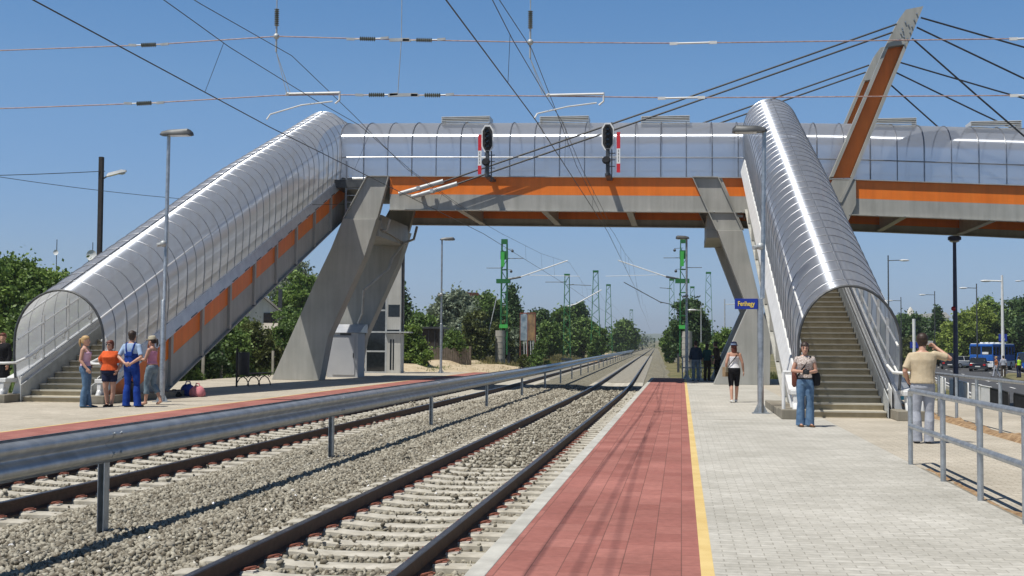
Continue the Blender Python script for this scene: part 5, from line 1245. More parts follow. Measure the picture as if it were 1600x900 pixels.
for (x, y, tp, r, mt, lb) in [(-20.9, 43, 1.9, 1.5, 'leaf_dark', 'dark bush under the foot of the left stairway'), (-20.9, 47, 2.3, 1.6, 'leaf_mid', 'leafy bush behind the left stairway beside the first fence posts'), (-21.2, 51, 2.5, 1.7, 'leaf_dark', 'dense dark bush behind the litter bin'),
                              (-21.4, 55, 2.6, 1.7, 'leaf_mid', 'mid green bush behind the bench'), (-21.6, 59.5, 2.7, 1.8, 'leaf_olive', 'olive bush touching the left edge of the left bridge pier'), (-23.5, 62, 3.1, 2.0, 'leaf_bright', 'bright bush in front of the white gabled house'), (-22.0, 66, 3.0, 1.8, 'leaf_mid', 'leafy bush just right of the white gabled house')]:
    T(x, y, tp, r, 'dome', mt, lb, 11000, leaf=.085, group='bushes behind the left platform', h0=.0, cat='bush', name='bush', clumps=36, cl=.42)
T(-36.5, 112, 9.6, 3.3, 'round', 'leaf_silver', 'airy grey-green willow above the white gabled house', 13000, leaf=.17, group=G1, h0=2)
T(-31.0, 96, 7.3, 2.7, 'round', 'leaf_bright', 'bright green tree right of the white gabled house', 12000, leaf=.15, group=G1, h0=1, cl=.6)
T(-27.3, 84, 4.6, 1.9, 'round', 'leaf_mid', 'small leafy tree between the white house and the left pier', 8000, leaf=.12, group=G1, h0=.5)
T(-18.6, 79, 5.5, 1.9, 'cone', 'leaf_dark', 'dark spruce beside the lift tower', 10000, leaf=.13, group=G1, h0=.2, clumps=70, cl=.5, name='spruce_tree')
T(-16.8, 74, 2.9, 1.6, 'dome', 'leaf_bright', 'bright leafy bush at the sandy patch right of the lift tower', 10000, leaf=.10, group='bushes by the sandy patch', h0=0, cat='bush', name='bush', clumps=34, cl=.42)
T(-15.4, 81, 2.6, 1.2, 'dome', 'leaf_mid', 'smaller leafy bush behind the far platform lamp', 6000, leaf=.10, group='bushes by the sandy patch', h0=0, cat='bush', name='bush')
T(-19.9, 92, 4.3, 2.0, 'dome', 'leaf_mid', 'rounded green tree in front of the big willow', 9000, leaf=.14, group=G1, h0=0)
T(-22.6, 122, 7.1, 3.3, 'round', 'leaf_silver', 'big silvery willow behind the far platform lamp', 17000, leaf=.18, group=G1, h0=1, clumps=60, cl=.8)
T(-20.0, 124, 6.9, 2.7, 'round', 'leaf_mid', 'greener right half of the big willow pair', 11000, leaf=.18, group=G1, h0=1)
T(-17.9, 104, 3.9, 1.5, 'round', 'leaf_blue', 'bluish small tree in front of the willow pair', 5000, leaf=.14, group=G1, h0=.3)
T(-16.9, 99, 4.5, 1.4, 'column', 'leaf_olive', 'brownish cypress-like tree left of the counterweight mast', 8000, leaf=.13, group=G1, h0=.1)
T(-15.6, 106, 3.9, 1.4, 'column', 'leaf_olive', 'brownish cypress-like tree directly behind the counterweight mast', 7000, leaf=.13, group=G1, h0=.1)
T(-16.9, 90, 2.2, 1.3, 'dome', 'leaf_mid', 'low green bush left of the counterweight mast', 5000, leaf=.12, group=G1, h0=0, cat='bush', name='bush')
T(-18.3, 131, 8.0, 2.5, 'cone', 'leaf_dark', 'dark pointed spruce right of the counterweight mast', 9000, leaf=.18, group=G1, h0=.3, clumps=70, cl=.62, name='spruce_tree')
T(-14.2, 109, 3.5, 1.4, 'round', 'leaf_silver', 'silvery feathery bush behind the billboard', 5500, leaf=.14, group=G3, h0=.1, cat='bush', name='bush')
T(-17.2, 150, 6.0, 2.6, 'round', 'leaf_dark', 'round dark tree right of the billboard', 9000, leaf=.22, group=G3, h0=.3)
T(-15.0, 138, 4.2, 2.0, 'round', 'leaf_mid', 'lower green tree in front of the round dark trees', 6000, leaf=.2, group=G3, h0=.2)
T(-16.4, 172, 7.0, 2.6, 'round', 'leaf_mid', 'rounded tree directly behind the slim lattice mast', 8000, leaf=.24, group=G3, h0=.3)
T(-15.3, 183, 8.0, 2.3, 'column', 'leaf_dark', 'tall narrow tree between the slim and the tallest lattice masts', 8000, leaf=.24, group=G3, h0=.3)
T(-13.6, 170, 5.4, 2.6, 'round', 'leaf_mid', 'broad tree left of the tallest lattice mast', 7500, leaf=.22, group=G3, h0=.2)
T(-11.8, 176, 4.8, 1.7, 'round', 'leaf_bright', 'small bright tree behind the tallest lattice mast', 5000, leaf=.2, group=G3, h0=.2)
T(-12.4, 265, 7.2, 3.6, 'round', 'leaf_mid', 'lone round tree left of the vanishing rails', 9000, leaf=.3, group=G3, h0=.2)
T(-11.4, 97, 1.9, .95, 'dome', 'leaf_mid', 'small bushy sapling in the grass right of the billboard', 3500, leaf=.09, group=G3, h0=0, cat='bush', name='bush')
T(-10.9, 84, .95, .5, 'dome', 'leaf_olive', 'tiny shrub in the grass right of the counterweight mast', 1500, leaf=.06, group=G3, h0=0, cat='bush', name='bush')
T(-10.4, 152, 2.9, 1.3, 'dome', 'leaf_mid', 'shrub at the foot of the tallest lattice mast', 3500, leaf=.16, group=G3, h0=0, cat='bush', name='bush')
T(.9, 136, 6.8, 2.7, 'round', 'leaf_dark', 'big dark tree behind the right counterweight mast', 14000, leaf=.18, group=G3, h0=.4, clumps=46, cl=.75)
T(-1.4, 150, 3.6, 1.4, 'round', 'leaf_mid', 'small tree at the left foot of the big dark tree', 4500, leaf=.18, group=G3, h0=.1)
T(4.0, 108, 3.1, 1.4, 'round', 'leaf_bright', 'bright bush above the group waiting in the shade', 5000, leaf=.13, group=G3, h0=.1, cat='bush', name='bush')
T(5.6, 102, 3.2, 1.6, 'round', 'leaf_mid', 'green bush right of the group waiting in the shade', 5000, leaf=.13, group=G3, h0=.1, cat='bush', name='bush')
T(2.3, 112, 2.0, 1.3, 'dome', 'leaf_mid', 'low bush behind the group waiting in the shade', 4000, leaf=.12, group=G3, h0=0, cat='bush', name='bush')
for (x, y, tp, r, mt, sh, lb) in [(35.0, 200, 6.8, 3.0, 'leaf_mid', 'round', 'dark round tree seen just right of the stairway tube'), (32.8, 182, 6.6, 4.2, 'leaf_dark', 'round', 'dark tree above the head of the man in beige'), (34.6, 172, 7.0, 2.3, 'leaf_dark', 'cone', 'dark pointed tree left of the dark blue pole'),
                                (34.9, 160, 6.0, 3.4, 'leaf_yellow', 'dome', 'yellow-green willow left part, behind the dark blue pole'), (38.3, 164, 7.2, 3.8, 'leaf_yellow', 'dome', 'largest yellow-green willow behind the bus'), (42.2, 175, 8.8, 3.4, 'leaf_bright', 'round', 'bright tree above the bus roof left of the pale street lamp'),
                                (42.6, 163, 8.2, 3.2, 'leaf_dark', 'round', 'dark tree right of the pale street lamp'), (41.8, 150, 8.4, 3.4, 'leaf_dark', 'round', 'tall dark tree at the right picture edge'), (44.6, 158, 9.2, 4.0, 'leaf_mid', 'round', 'mid green tree behind the yellow road sign'), (31.2, 172, 2.9, 3.0, 'leaf_olive', 'dome', 'low olive hedge tree behind the black car'), (38.6, 172, 3.6, 4.0, 'leaf_mid', 'dome', 'low green tree under the yellow-green willow'), (30.0, 190, 4.8, 3.0, 'leaf_mid', 'round', 'distant green tree close to the stairway handrail')]:
    T(x, y, tp, r, sh, mt, lb, 11000, leaf=.2, group=G2, h0=.2, clumps=64, cl=r*.24, z0=-1.1)
for i in range(11):       # bushes along the railway's right side and under the road trees are far and small
    pass
# far wood on the horizon: one mass
C_ = []
for i in range(420):
    y = rng.uniform(420, 1500); x = rng.uniform(-.10, .07)*y-20 if rng.random() < .55 else rng.uniform(-.9, .8)*y
    if abs(x-track_dx(y)) < 9: x += 22
    C_.append((x, y, ground_z(x, min(y, 3000))+rng.uniform(1.5, 6)))
C_ = np.array(C_); k = rng.integers(0, len(C_), 70000); P = C_[k]+np.clip(rng.normal(size=(70000, 3)), -1.6, 1.6)*np.array([4.5, 3, 1.5]); v, f = leaf_quads(P, .6, .7)
o = np_mesh('distant_wood', v, f, 'leaf_far'); tag(o, 'hazy far-off woods along the horizon behind the tracks', 'woods', kind='stuff')

# distant low hill and village
hl = MB(); rg = []
for j, (y, hz) in enumerate(((2200, 0), (2500, 14), (2900, 26), (3400, 10))):
    rg.append([(x, y, 8+hz*(.4+.6*math.sin(x*.0011+1.2)**2)+3*math.sin(x*.006)) for x in np.linspace(-3200, 3200, 60)])
hl.loft(rg, closed=False, caps=False); M('hill_green', (.09, .12, .08), (.15, .17, .12), scale=.01, rough=1); tag(hl.build('hills', 'hill_green', recalc=False), kind='structure')

# grass: blades on the verges
def grass(n, x0, x1, y0, y1, h, name, label, zf, mat='grass_blade', w=.02):
    x = rng.uniform(x0, x1, n); y = rng.uniform(y0, y1, n)
    keep = (np.sin(x*1.3+2)*np.sin(y*.7)+rng.uniform(-.9, .9, n)) > -.25; x, y = x[keep], y[keep]; n = len(x)
    x = x+np.array([track_dx(q) for q in y]); z = np.array([zf(a_, b_) for a_, b_ in zip(x, y)])
    hh = h*rng.uniform(.4, 1.3, n); a2 = rng.uniform(0, math.pi, n); lx = rng.normal(0, .3, n)*hh; ly = rng.normal(0, .3, n)*hh
    p = np.stack([x, y, z-.02], 1); d = np.stack([np.cos(a2), np.sin(a2), np.zeros(n)], 1)*w
    t = p+np.stack([lx, ly, hh], 1)
    v = np.stack([p-d, p+d, t], 1).reshape(-1, 3); o = np_mesh(name, v, np.arange(3*n).reshape(-1, 3), mat); tag(o, label, 'grass', kind='stuff')
grass(26000, -17, -9.9, 76, 175, .38, 'verge_grass', 'dry tall grass on the bank left of the tracks', ground_z, w=.035)
grass(9000, -21, -13, 68, 90, .30, 'verge_grass', 'green grass around the sandy patch', ground_z, 'leaf_mid', w=.03)
grass(9000, 1.2, 7, 58.5, 130, .28, 'verge_grass', 'patchy grass beyond the end of the right platform', ground_z, 'leaf_olive', w=.03)
grass(8000, -26, -19.6, 34, 66, .35, 'verge_grass', 'weeds along the back edge of the left platform', ground_z, 'leaf_mid', w=.025)
def heap(x, y, r, h, mat, lb):
    m = MB(); rg = []
    for k in range(6):
        t = k/5; rr = r*(1-t)**.7+.02; rg.append([(rr*(1+.2*math.sin(3*q+x))*math.cos(q), rr*.7*math.sin(q)*(1+.15*math.sin(5*q)), h*t) for q in [2*math.pi*i/18 for i in range(18)]])
    m.loft(rg); o = m.build('earth_heap', mat); o.location = (x, y, ground_z(x, y)-.03); tag(o, lb, 'heap', 'earth heaps')
heap(-12.1, 110, 1.3, .45, 'sand_pale', 'pale sand heap in the grass left of the slim lattice mast'); heap(-10.9, 132, 1.4, .5, 'sand_pale', 'pale sand heap right of the slim lattice mast'); heap(-10.0, 136, 1.6, .55, 'dirt', 'brown earth heap right of the slim lattice mast'); heap(-12.2, 205, 2.2, .9, 'sand_pale', 'pale sand heap beyond the tallest lattice mast')

# ================================================================ HAZE: one closed box of even, thin air round the whole scene
hz = MB(); hz.box(-2700, 2700, -420, 4200, -3.2, 75); ho = hz.build('haze', 'dirt', smooth=False)
hm = bpy.data.materials.new('haze_air'); hm.use_nodes = True; hn = hm.node_tree; hn.nodes.remove(hn.nodes['Principled BSDF'])
hv = hn.nodes.new('ShaderNodeVolumePrincipled'); hv.inputs['Color'].default_value = (.86, .93, 1, 1); hv.inputs['Density'].default_value = .00026; hv.inputs['Anisotropy'].default_value = .2
hn.links.new(hv.outputs[0], hn.nodes['Material Output'].inputs['Volume']); ho.data.materials.clear(); ho.data.materials.append(hm); tag(ho, 'thin pale summer haze filling the air', 'haze', kind='stuff')
# ================================================================ PEOPLE
def ell_ring(c, rx, ry, n=14, ax=(1, 0, 0), ay=(0, 1, 0)):
    c = Vector(c); ax = Vector(ax); ay = Vector(ay); return [tuple(c+ax*rx*math.cos(2*math.pi*k/n)+ay*ry*math.sin(2*math.pi*k/n)) for k in range(n)]
class Fig:
    """One standing figure in a 1.70 m frame, facing +Y, right hand at +X."""
    def __init__(s, P=None, lean=(0, 0), fat=1.0, female=False):
        J = dict(hipR=(.085, 0, .90), hipL=(-.085, 0, .90), knR=(.10, .02, .49), knL=(-.10, .02, .49), anR=(.105, -.02, .085), anL=(-.105, -.02, .085),
                 shR=(.172, -.01, 1.365), shL=(-.172, -.01, 1.365), elR=(.235, -.03, 1.10), elL=(-.235, -.03, 1.10), wrR=(.25, .04, .86), wrL=(-.25, .04, .86),
                 toeR=None, toeL=None, head=(0, .015, 1.585), hyaw=0, hpitch=0)
        if female:
            for k in ('shR', 'shL'): J[k] = (J[k][0]*.88, J[k][1], J[k][2])
            for k in ('elR', 'elL', 'wrR', 'wrL'): J[k] = (J[k][0]*.90, J[k][1], J[k][2])
        J.update(P or {}); s.J = J; s.lean = lean; s.fat = fat; s.female = female
        for sd in 'RL':
            if J['toe'+sd] is None: a_ = J['an'+sd]; J['toe'+sd] = (a_[0]*1.12, a_[1]+.15, .02)
        lx, ly = lean
        for k in ('shR', 'shL', 'head'):
            q = J[k]; t = (q[2]-.9)/.5; J[k] = (q[0]+lx*t, q[1]+ly*t, q[2])
        f = fat
        if female: s.T = [(.80, .09, .085, -.01), (.86, .155, .115, -.01), (.93, .170, .120, -.012), (1.0, .155, .105, -.005), (1.09, .120, .088, .0), (1.18, .132, .098, .008), (1.27, .145, .112, .016), (1.34, .150, .095, .005), (1.40, .135, .07, -.008), (1.44, .06, .05, -.01)]
        else: s.T = [(.80, .10, .09, -.01), (.87, .158, .112, -.01), (.95, .160, .115, -.008), (1.04, .148, .108, 0), (1.12, .150, .110, .006), (1.22, .168, .116, .01), (1.31, .180, .118, .008), (1.37, .175, .095, -.002), (1.41, .145, .075, -.012), (1.45, .065, .055, -.012)]
        s.T = [(z, rx*(1+(f-1)*(1 if z < 1.36 else .4)), ry*(1+(f-1)*1.35*(1 if z < 1.34 else .3)), yo+(f-1)*.05) for z, rx, ry, yo in s.T]
    def tc(s, z, yo): t = max(0, (z-.9)/.5); return (s.lean[0]*t, s.lean[1]*t+yo, z)
    def torso(s, m, z0, z1, inf=0):
        rg = []; zs = [t for t in s.T if z0 <= t[0] <= z1]
        def at(z):
            a_ = np.array(s.T); return (z, *[float(np.interp(z, a_[:, 0], a_[:, k])) for k in (1, 2, 3)])
        zs = [at(z0)]+[t for t in s.T if z0+.01 < t[0] < z1-.01]+[at(z1)]
        for z, rx, ry, yo in zs: rg.append(ell_ring(s.tc(z, yo), rx+inf, ry+inf, 18))
        m.loft(rg)
    def limb(s, m, pts, rs, n=10):
        P = []; Rr = []
        for i in range(len(pts)-1):
            for k in range(3):
                P.append(Vector(pts[i]).lerp(Vector(pts[i+1]), k/3)); Rr.append(lerp(rs[i], rs[i+1], k/3))
        P.append(Vector(pts[-1])); Rr.append(rs[-1])
        m.tube(P, Rr, n)
        for p, r in zip(pts[1:-1], rs[1:-1]): m.ball(tuple(p), r*1.0, 10, 6)
        m.ball(tuple(pts[0]), rs[0], 10, 6)
    def legpath(s, sd, k=1.0):
        J = s.J; return [J['hip'+sd], tuple(Vector(J['hip'+sd]).lerp(Vector(J['kn'+sd]), .5)+Vector((0, .012, 0))), J['kn'+sd], tuple(Vector(J['kn'+sd]).lerp(Vector(J['an'+sd]), .35)+Vector((0, -.02, 0))), J['an'+sd]]
    def hand(s, m, sd):
        J = s.J; w = Vector(J['wr'+sd]); e = Vector(J['el'+sd]); d = (w-e).normalized()
        hd = Vector(J.get('hd'+sd, d)).normalized(); pn = Vector(J.get('palm'+sd, (-1 if sd == 'R' else 1, 0, 0))); pn = (pn-hd*pn.dot(hd)).normalized(); sx = hd.cross(pn)  # across the palm
        if J.get('flip'+sd): sx = -sx
        pc = w+hd*.045
        rg = []
        for t, a_, b_ in ((-.01, .026, .020), (.02, .034, .018), (.055, .042, .017), (.085, .040, .013)): rg.append(ell_ring(w+hd*t, a_, b_, 12, sx, pn))
        m.loft(rg)
        cu_ = J.get('curl'+sd, .45)
        for i, (off, L) in enumerate(((-.031, .060), (-.0105, .074), (.0105, .070), (.031, .052))):
            p0 = w+hd*.08+sx*off; a1 = cu_*.6; a2 = cu_*1.5; d1 = hd*math.cos(a1)+pn*math.sin(a1); d2 = hd*math.cos(a2)+pn*math.sin(a2); d3 = hd*math.cos(a2*1.5)+pn*math.sin(a2*1.5)
            p1 = p0+d1*L*.42; p2 = p1+d2*L*.33; p3 = p2+d3*L*.27; m.tube([p0, p1, p2, p3], [.0095, .009, .0085, .0072], 7)
        td = (hd*.6-sx*.75+pn*.35).normalized(); p0 = w+hd*.02-sx*.026; m.tube([p0, p0+td*.035, p0+td*.035+(hd*.85+pn*.3-sx*.25)*.032], [.012, .011, .009], 7)
    def head(s, m):
        J = s.J; hc = Vector(J['head']); Rm = Euler((R(J['hpitch']), 0, R(J['hyaw']))).to_matrix(); s.Rm = Rm; s.hc = hc
        def tp(x, y, z): return tuple(hc+Rm@Vector((x, y, z)))
        prof = [(-.118, .022, .022, .055), (-.108, .040, .040, .045), (-.085, .052, .062, .028), (-.055, .062, .080, .012), (-.02, .069, .089, .004), (.02, .073, .094, -.002), (.06, .071, .090, -.006), (.09, .058, .074, -.008), (.108, .036, .048, -.008), (.115, .012, .016, -.008)]
        m.loft([[tp(rx*math.cos(2*math.pi*k/18), yo+ry*math.sin(2*math.pi*k/18), z) for k in range(18)] for z, rx, ry, yo in prof])
        m.loft([[tp(-w, y0, z), tp(w, y0, z), tp(w*.7, y1, z), tp(-w*.7, y1, z)] for z, w, y0, y1 in ((-.038, .020, .07, .112), (-.030, .019, .07, .120), (-.005, .012, .07, .106), (.018, .010, .07, .098))])
        m.ball(tp(0, .088, -.066), .016, 8, 5, (1.5, .6, .5))
        for sx in (-1, 1): m.ball(tp(sx*.074, -.005, -.012), .026, 8, 5, (.4, .8, 1.2)); m.ball(tp(sx*.03, .083, .022), .016, 8, 5, (1.5, .5, .5))
        nb = Vector(s.tc(1.42, -.012)); m.tube([nb, nb.lerp(hc, .55)+Vector((0, -.01, 0)), tuple(hc+Vector((0, -.008, -.02)))], [.060 if not s.female else .052, .052 if not s.female else .045, .05], 12)
    def tp(s, x, y, z): return tuple(s.hc+s.Rm@Vector((x, y, z)))
def finish(m, name, mat, parent, h, voxel=.009, smooth_it=2):
    o = m.build(name, mat, None, recalc=True)
    md = o.modifiers.new('r', 'REMESH'); md.mode = 'VOXEL'; md.voxel_size = voxel; md.use_smooth_shade = True
    if smooth_it: sm = o.modifiers.new('s', 'SMOOTH'); sm.iterations = smooth_it; sm.factor = .5
    dg = bpy.context.evaluated_depsgraph_get(); me = bpy.data.meshes.new_from_object(o.evaluated_get(dg)); old = o.data
    o.modifiers.clear(); o.data = me; bpy.data.meshes.remove(old); me.name = name
    if not me.materials: me.materials.append(MATS[mat])
    me.polygons.foreach_set('use_smooth', [True]*len(me.polygons)); o.name = name
    o.parent = parent; o.scale = (h/1.70,)*3
    return o
def person(loc, rz, h, label, wear, P=None, lean=(0, 0), fat=1, female=True, skin='skin', vox=.010, group=None, build=None):
    root = empty('person', loc, R(rz), label, 'person', group); f = Fig(P, lean, fat, female); J = f.J; g = f.fat; lf = 1+(g-1)*.8
    m = MB(); f.torso(m, .80, 1.45)
    for sd in 'RL':
        f.limb(m, f.legpath(sd), [.088*lf, .078*lf, .052*lf, .052*lf, .036*lf], 12)
        an = Vector(J['an'+sd]); to = Vector(J['toe'+sd]); m.tube([an, an+Vector((0, 0, -.03))], [.037, .04], 10); m.tube([an+(an-to).normalized()*.045-Vector((0, 0, .045)), an.lerp(to, .5)-Vector((0, 0, .02)), to+Vector((0, 0, .005))], [.034, .036, .024], 10)
        f.limb(m, [J['sh'+sd], tuple(Vector(J['sh'+sd]).lerp(Vector(J['el'+sd]), .4)), J['el'+sd], tuple(Vector(J['el'+sd]).lerp(Vector(J['wr'+sd]), .3)), J['wr'+sd]], [.052*lf, .046*lf, .037*lf, .038*lf, .025], 12); f.hand(m, sd)
    f.head(m); finish(m, 'body', skin, root, h, vox*.75 if vox <= .011 else vox, 1)
    kids = []
    for w in wear:
        k = w[0]; mat = w[1]; m = MB()
        if k == 'shirt':       # (shirt, mat, z_bottom, sleeve 0..1, inflate)
            zb, sl, inf = w[2], w[3], w[4] if len(w) > 4 else .014
            f.torso(m, zb, 1.43, inf)
            for sd in 'RL':
                s0, e0, w0 = Vector(J['sh'+sd]), Vector(J['el'+sd]), Vector(J['wr'+sd])
                if sl <= .5: f.limb(m, [tuple(s0), tuple(s0.lerp(e0, sl*2))], [.057*lf, (.062 if inf > .02 else .054)*lf], 12)
                else: f.limb(m, [tuple(s0), tuple(e0), tuple(e0.lerp(w0, (sl-.5)*2))], [.058*lf, .050*lf, .042*lf], 12)
            finish(m, 'shirt', mat, root, h, vox)
        elif k == 'top':       # strapless or strappy top
            f.torso(m, w[2], w[3], .012)
            if len(w) > 4 and w[4]:
                for sx in (-.085, .085): m.tube([f.tc(1.30, .0)[0:1][0] and (f.tc(1.3, .1)[0]+sx, f.tc(1.3, .11)[1], 1.29) or (sx, .11, 1.29), (f.tc(1.43, 0)[0]+sx, f.tc(1.43, 0)[1], 1.437), (f.tc(1.3, 0)[0]+sx*.9, f.tc(1.3, -.10)[1], 1.28)], .014, 6)
            finish(m, 'top', mat, root, h, vox)
        elif k == 'pants':     # (pants, mat, fraction of leg length 0..1, flare, waist z)
            fr, fl = w[2], w[3]; zt = w[4] if len(w) > 4 else 1.01
            f.torso(m, .80, zt, .013)
            for sd in 'RL':
                pth = [Vector(p) for p in f.legpath(sd)]; tt = [0, .25, .5, .67, 1.0]; rs = [.100*lf, .088*lf, .064*lf+fl*.15, .064*lf+fl*.5, .055*lf+fl]
                pp, rr = [], []
                for i in range(5):
                    if tt[i] <= fr: pp.append(tuple(pth[i])); rr.append(rs[i])
                    else:
                        u = (fr-tt[i-1])/(tt[i]-tt[i-1])
                        if u > .02: pp.append(tuple(pth[i-1].lerp(pth[i], u))); rr.append(lerp(rs[i-1], rs[i], u)+.006)
                        break
                else:
                    if fr >= 1: q = pth[-1]; pp.append((q.x, q.y, .028)); rr.append(rs[-1]+.004)
                f.limb(m, pp, rr, 14)
            finish(m, 'trousers' if fr > .55 else 'shorts', mat, root, h, vox)
        elif k == 'bib':       # dungaree bib and straps
            f.torso(m, .98, 1.20, .022); 
            for sx in (-1, 1): m.tube([f.tc(1.18, 0)[:1][0]+0 and (0, 0, 0) or (sx*.055, -.125, 1.14), (sx*.075, -.13, 1.28), (sx*.10, -.085, 1.415), (sx*.095, -.01, 1.445), (sx*.085, .09, 1.36), (sx*.07, .125, 1.2)], .020, 7)
            m.loft([ell_ring((0, -.112, 1.14), .12, .02, 10), ell_ring((0, -.122, 1.24), .045, .018, 10)])
            finish(m, 'dungaree_bib', mat, root, h, vox)
        elif k == 'shoes':
            for sd in 'RL':
                m = MB(); an = Vector(J['an'+sd]); to = Vector(J['toe'+sd]); b0 = Vector((an.x, an.y, max(.03, an.z-.05))); d = (to-b0); d.z = 0; d.normalize(); base = min(b0.z, to.z+.0); heel = Vector((b0.x, b0.y, 0))-d*.06; sx = d.cross(Vector((0, 0, 1))); zz = max(0, an.z-.085)
                rg = []
                for t, w_, hh in ((0, .028, .055), (.04, .037, .075), (.12, .040, .068), (.19, .046, .05), (.25, .040, .04), (.275, .022, .03)):
                    c = heel+d*t+Vector((0, 0, hh/2+zz*(1-t/.275))); rg.append([tuple(c+sx*w_*math.cos(q)+Vector((0, 0, 1))*hh/2*math.sin(q)) for q in [2*math.pi*i/14 for i in range(14)]])
                m.loft(rg); o = m.build('shoe', mat, root); o.scale = (h/1.7,)*3
        elif k == 'hair':      # (hair, mat, style)
            st = w[2]
            m.ball(f.tp(0, -.018, .022), 1, 16, 10, (.082, .098, .098)) if False else None
            rg = []
            for z, rx, ry, yo in ((-.06, .060, .045, -.052), (-.03, .076, .066, -.038), (.0, .082, .078, -.030), (.035, .084, .095, -.018), (.065, .082, .102, -.010), (.095, .070, .088, -.010), (.118, .048, .062, -.010), (.130, .015, .02, -.01)):
                rg.append([f.tp(rx*math.cos(2*math.pi*q/18), yo+ry*math.sin(2*math.pi*q/18), z) for q in range(18)])
            m.loft(rg)
            if st == 'short': m.ball(f.tp(0, -.045, -.045), .062, 10, 6, (1.08, .75, .9)); m.ball(f.tp(0, .03, .085), .07, 12, 8, (1.05, 1.0, .55)); m.ball(f.tp(0, -.03, .05), .095, 14, 8, (.95, 1.08, .92))
            if st == 'bob':
                for sx in (-1, 1): m.ball(f.tp(sx*.072, -.005, -.03), .03, 8, 6, (.6, 1.2, 1.9))
                m.ball(f.tp(0, .068, .062), .045, 10, 6, (1.4, .55, .5)); m.ball(f.tp(0, -.05, -.06), .06, 10, 6, (1.1, .7, 1))
            if st == 'pony': m.tube([f.tp(0, -.09, .05), f.tp(0, -.14, .03), f.tp(0, -.15, -.06), f.tp(0, -.13, -.15)], [.03, .034, .03, .012], 8)
            if st == 'long': m.loft([ell_ring(f.tp(0, -.045, .0), .075, .05, 12), ell_ring(f.tp(0, -.06, -.08), .085, .045, 12), ell_ring(f.tp(0, -.065, -.17), .075, .035, 12), ell_ring(f.tp(0, -.06, -.21), .04, .02, 12)])
            finish(m, 'hair', mat, root, h, .008, 1)
        elif k == 'hat':       # (hat, mat, band mat, style)
            rg = []
            for z, rx, ry in ((.045, .090, .108), (.08, .088, .105), (.12, .078, .092), (.14, .05, .06), (.145, .01, .01)): rg.append([f.tp(rx*math.cos(2*math.pi*q/18), -.006+ry*math.sin(2*math.pi*q/18), z) for q in range(18)])
            m.loft(rg)
            if w[3] == 'brim':
                m.loft([[f.tp(rx*math.cos(2*math.pi*q/18), -.006+ry*math.sin(2*math.pi*q/18), z) for q in range(18)] for z, rx, ry in ((.030, .125, .142), (.036, .127, .144), (.06, .089, .106), (.055, .086, .10))])
            else: m.loft([[f.tp(x, y, z+dz) for x, y, z in ((-.07, .07, .05), (-.06, .16, .035), (0, .185, .04), (.06, .16, .035), (.07, .07, .05))] for dz in (0, .012)])
            o = m.build('hat', mat, root); o.scale = (h/1.7,)*3
            if w[2]:
                m = MB(); m.loft([[f.tp(rx*math.cos(2*math.pi*q/18), -.006+ry*math.sin(2*math.pi*q/18), z) for q in range(18)] for z, rx, ry in ((.058, .0925, .1105), (.082, .0915, .1085))]); o2 = m.build('hat_band', w[2], o)
        elif k == 'belt':
            f.torso(m, w[2], w[2]+.035, .020); finish(m, 'belt', mat, root, h, .009, 0)
        elif k == 'glasses':
            for sx in (-1, 1): m.ball(f.tp(sx*.032, .090, .012), .026, 10, 6, (1, .3, .75))
            m.tube([f.tp(-.03, .096, .018), f.tp(.03, .096, .018)], .005, 6); o = m.build('sunglasses', mat, root); o.scale = (h/1.7,)*3
        elif k == 'face':
            for sx in (-1, 1):
                m = MB(); m.ball(f.tp(sx*.031, .0845, .006), .0105, 8, 6, (1.3, .6, .8)); o = m.build('eye', 'black', root); o.scale = (h/1.7,)*3
                m = MB(); m.tube([f.tp(sx*.016, .094, .030), f.tp(sx*.034, .092, .034), f.tp(sx*.048, .083, .028)], .004, 5); o = m.build('eyebrow', 'hair_dark', root); o.scale = (h/1.7,)*3
            m = MB(); m.ball(f.tp(0, .094, -.066), .009, 8, 5, (2.4, .6, .7)); M('lips', (.42, .12, .10), rough=.5) if 'lips' not in MATS else None; o = m.build('mouth', 'lips', root); o.scale = (h/1.7,)*3
        elif k == 'strap':
            m.tube([tuple(p) for p in w[2]], .013, 6); o = m.build('bag_strap', mat, root); o.scale = (h/1.7,)*3
        elif k == 'coat':
            f.torso(m, .62 if len(w) < 3 else w[2], 1.43, .05)
            m.loft([ell_ring(f.tc(.50, 0), .21, .17, 18), ell_ring(f.tc(.75, 0), .21, .17, 18), ell_ring(f.tc(.95, 0), .20, .16, 18)])
            for sd in 'RL': f.limb(m, [J['sh'+sd], J['el'+sd], J['wr'+sd]], [.085, .07, .06], 12)
            finish(m, 'coat', mat, root, h, vox)
        elif k == 'vest':
            f.torso(m, .98, 1.42, .03); finish(m, 'vest', mat, root, h, vox)
    return root, f
def held(root, f, h, name, label, cat, local, shapes, rz=0):
    """a thing held by a person: its own top-level object at the right world place"""
    Mx = Matrix.Translation(root.location) @ Matrix.Rotation(root.rotation_euler.z, 4, 'Z') @ Matrix.Scale(h/1.7, 4)
    p = Mx @ Vector(local); o = empty(name, p, root.rotation_euler.z+R(rz), label, cat)
    for nm, mb, mt in shapes: mb.build(nm, mt, o, bevel=.003)
    return o
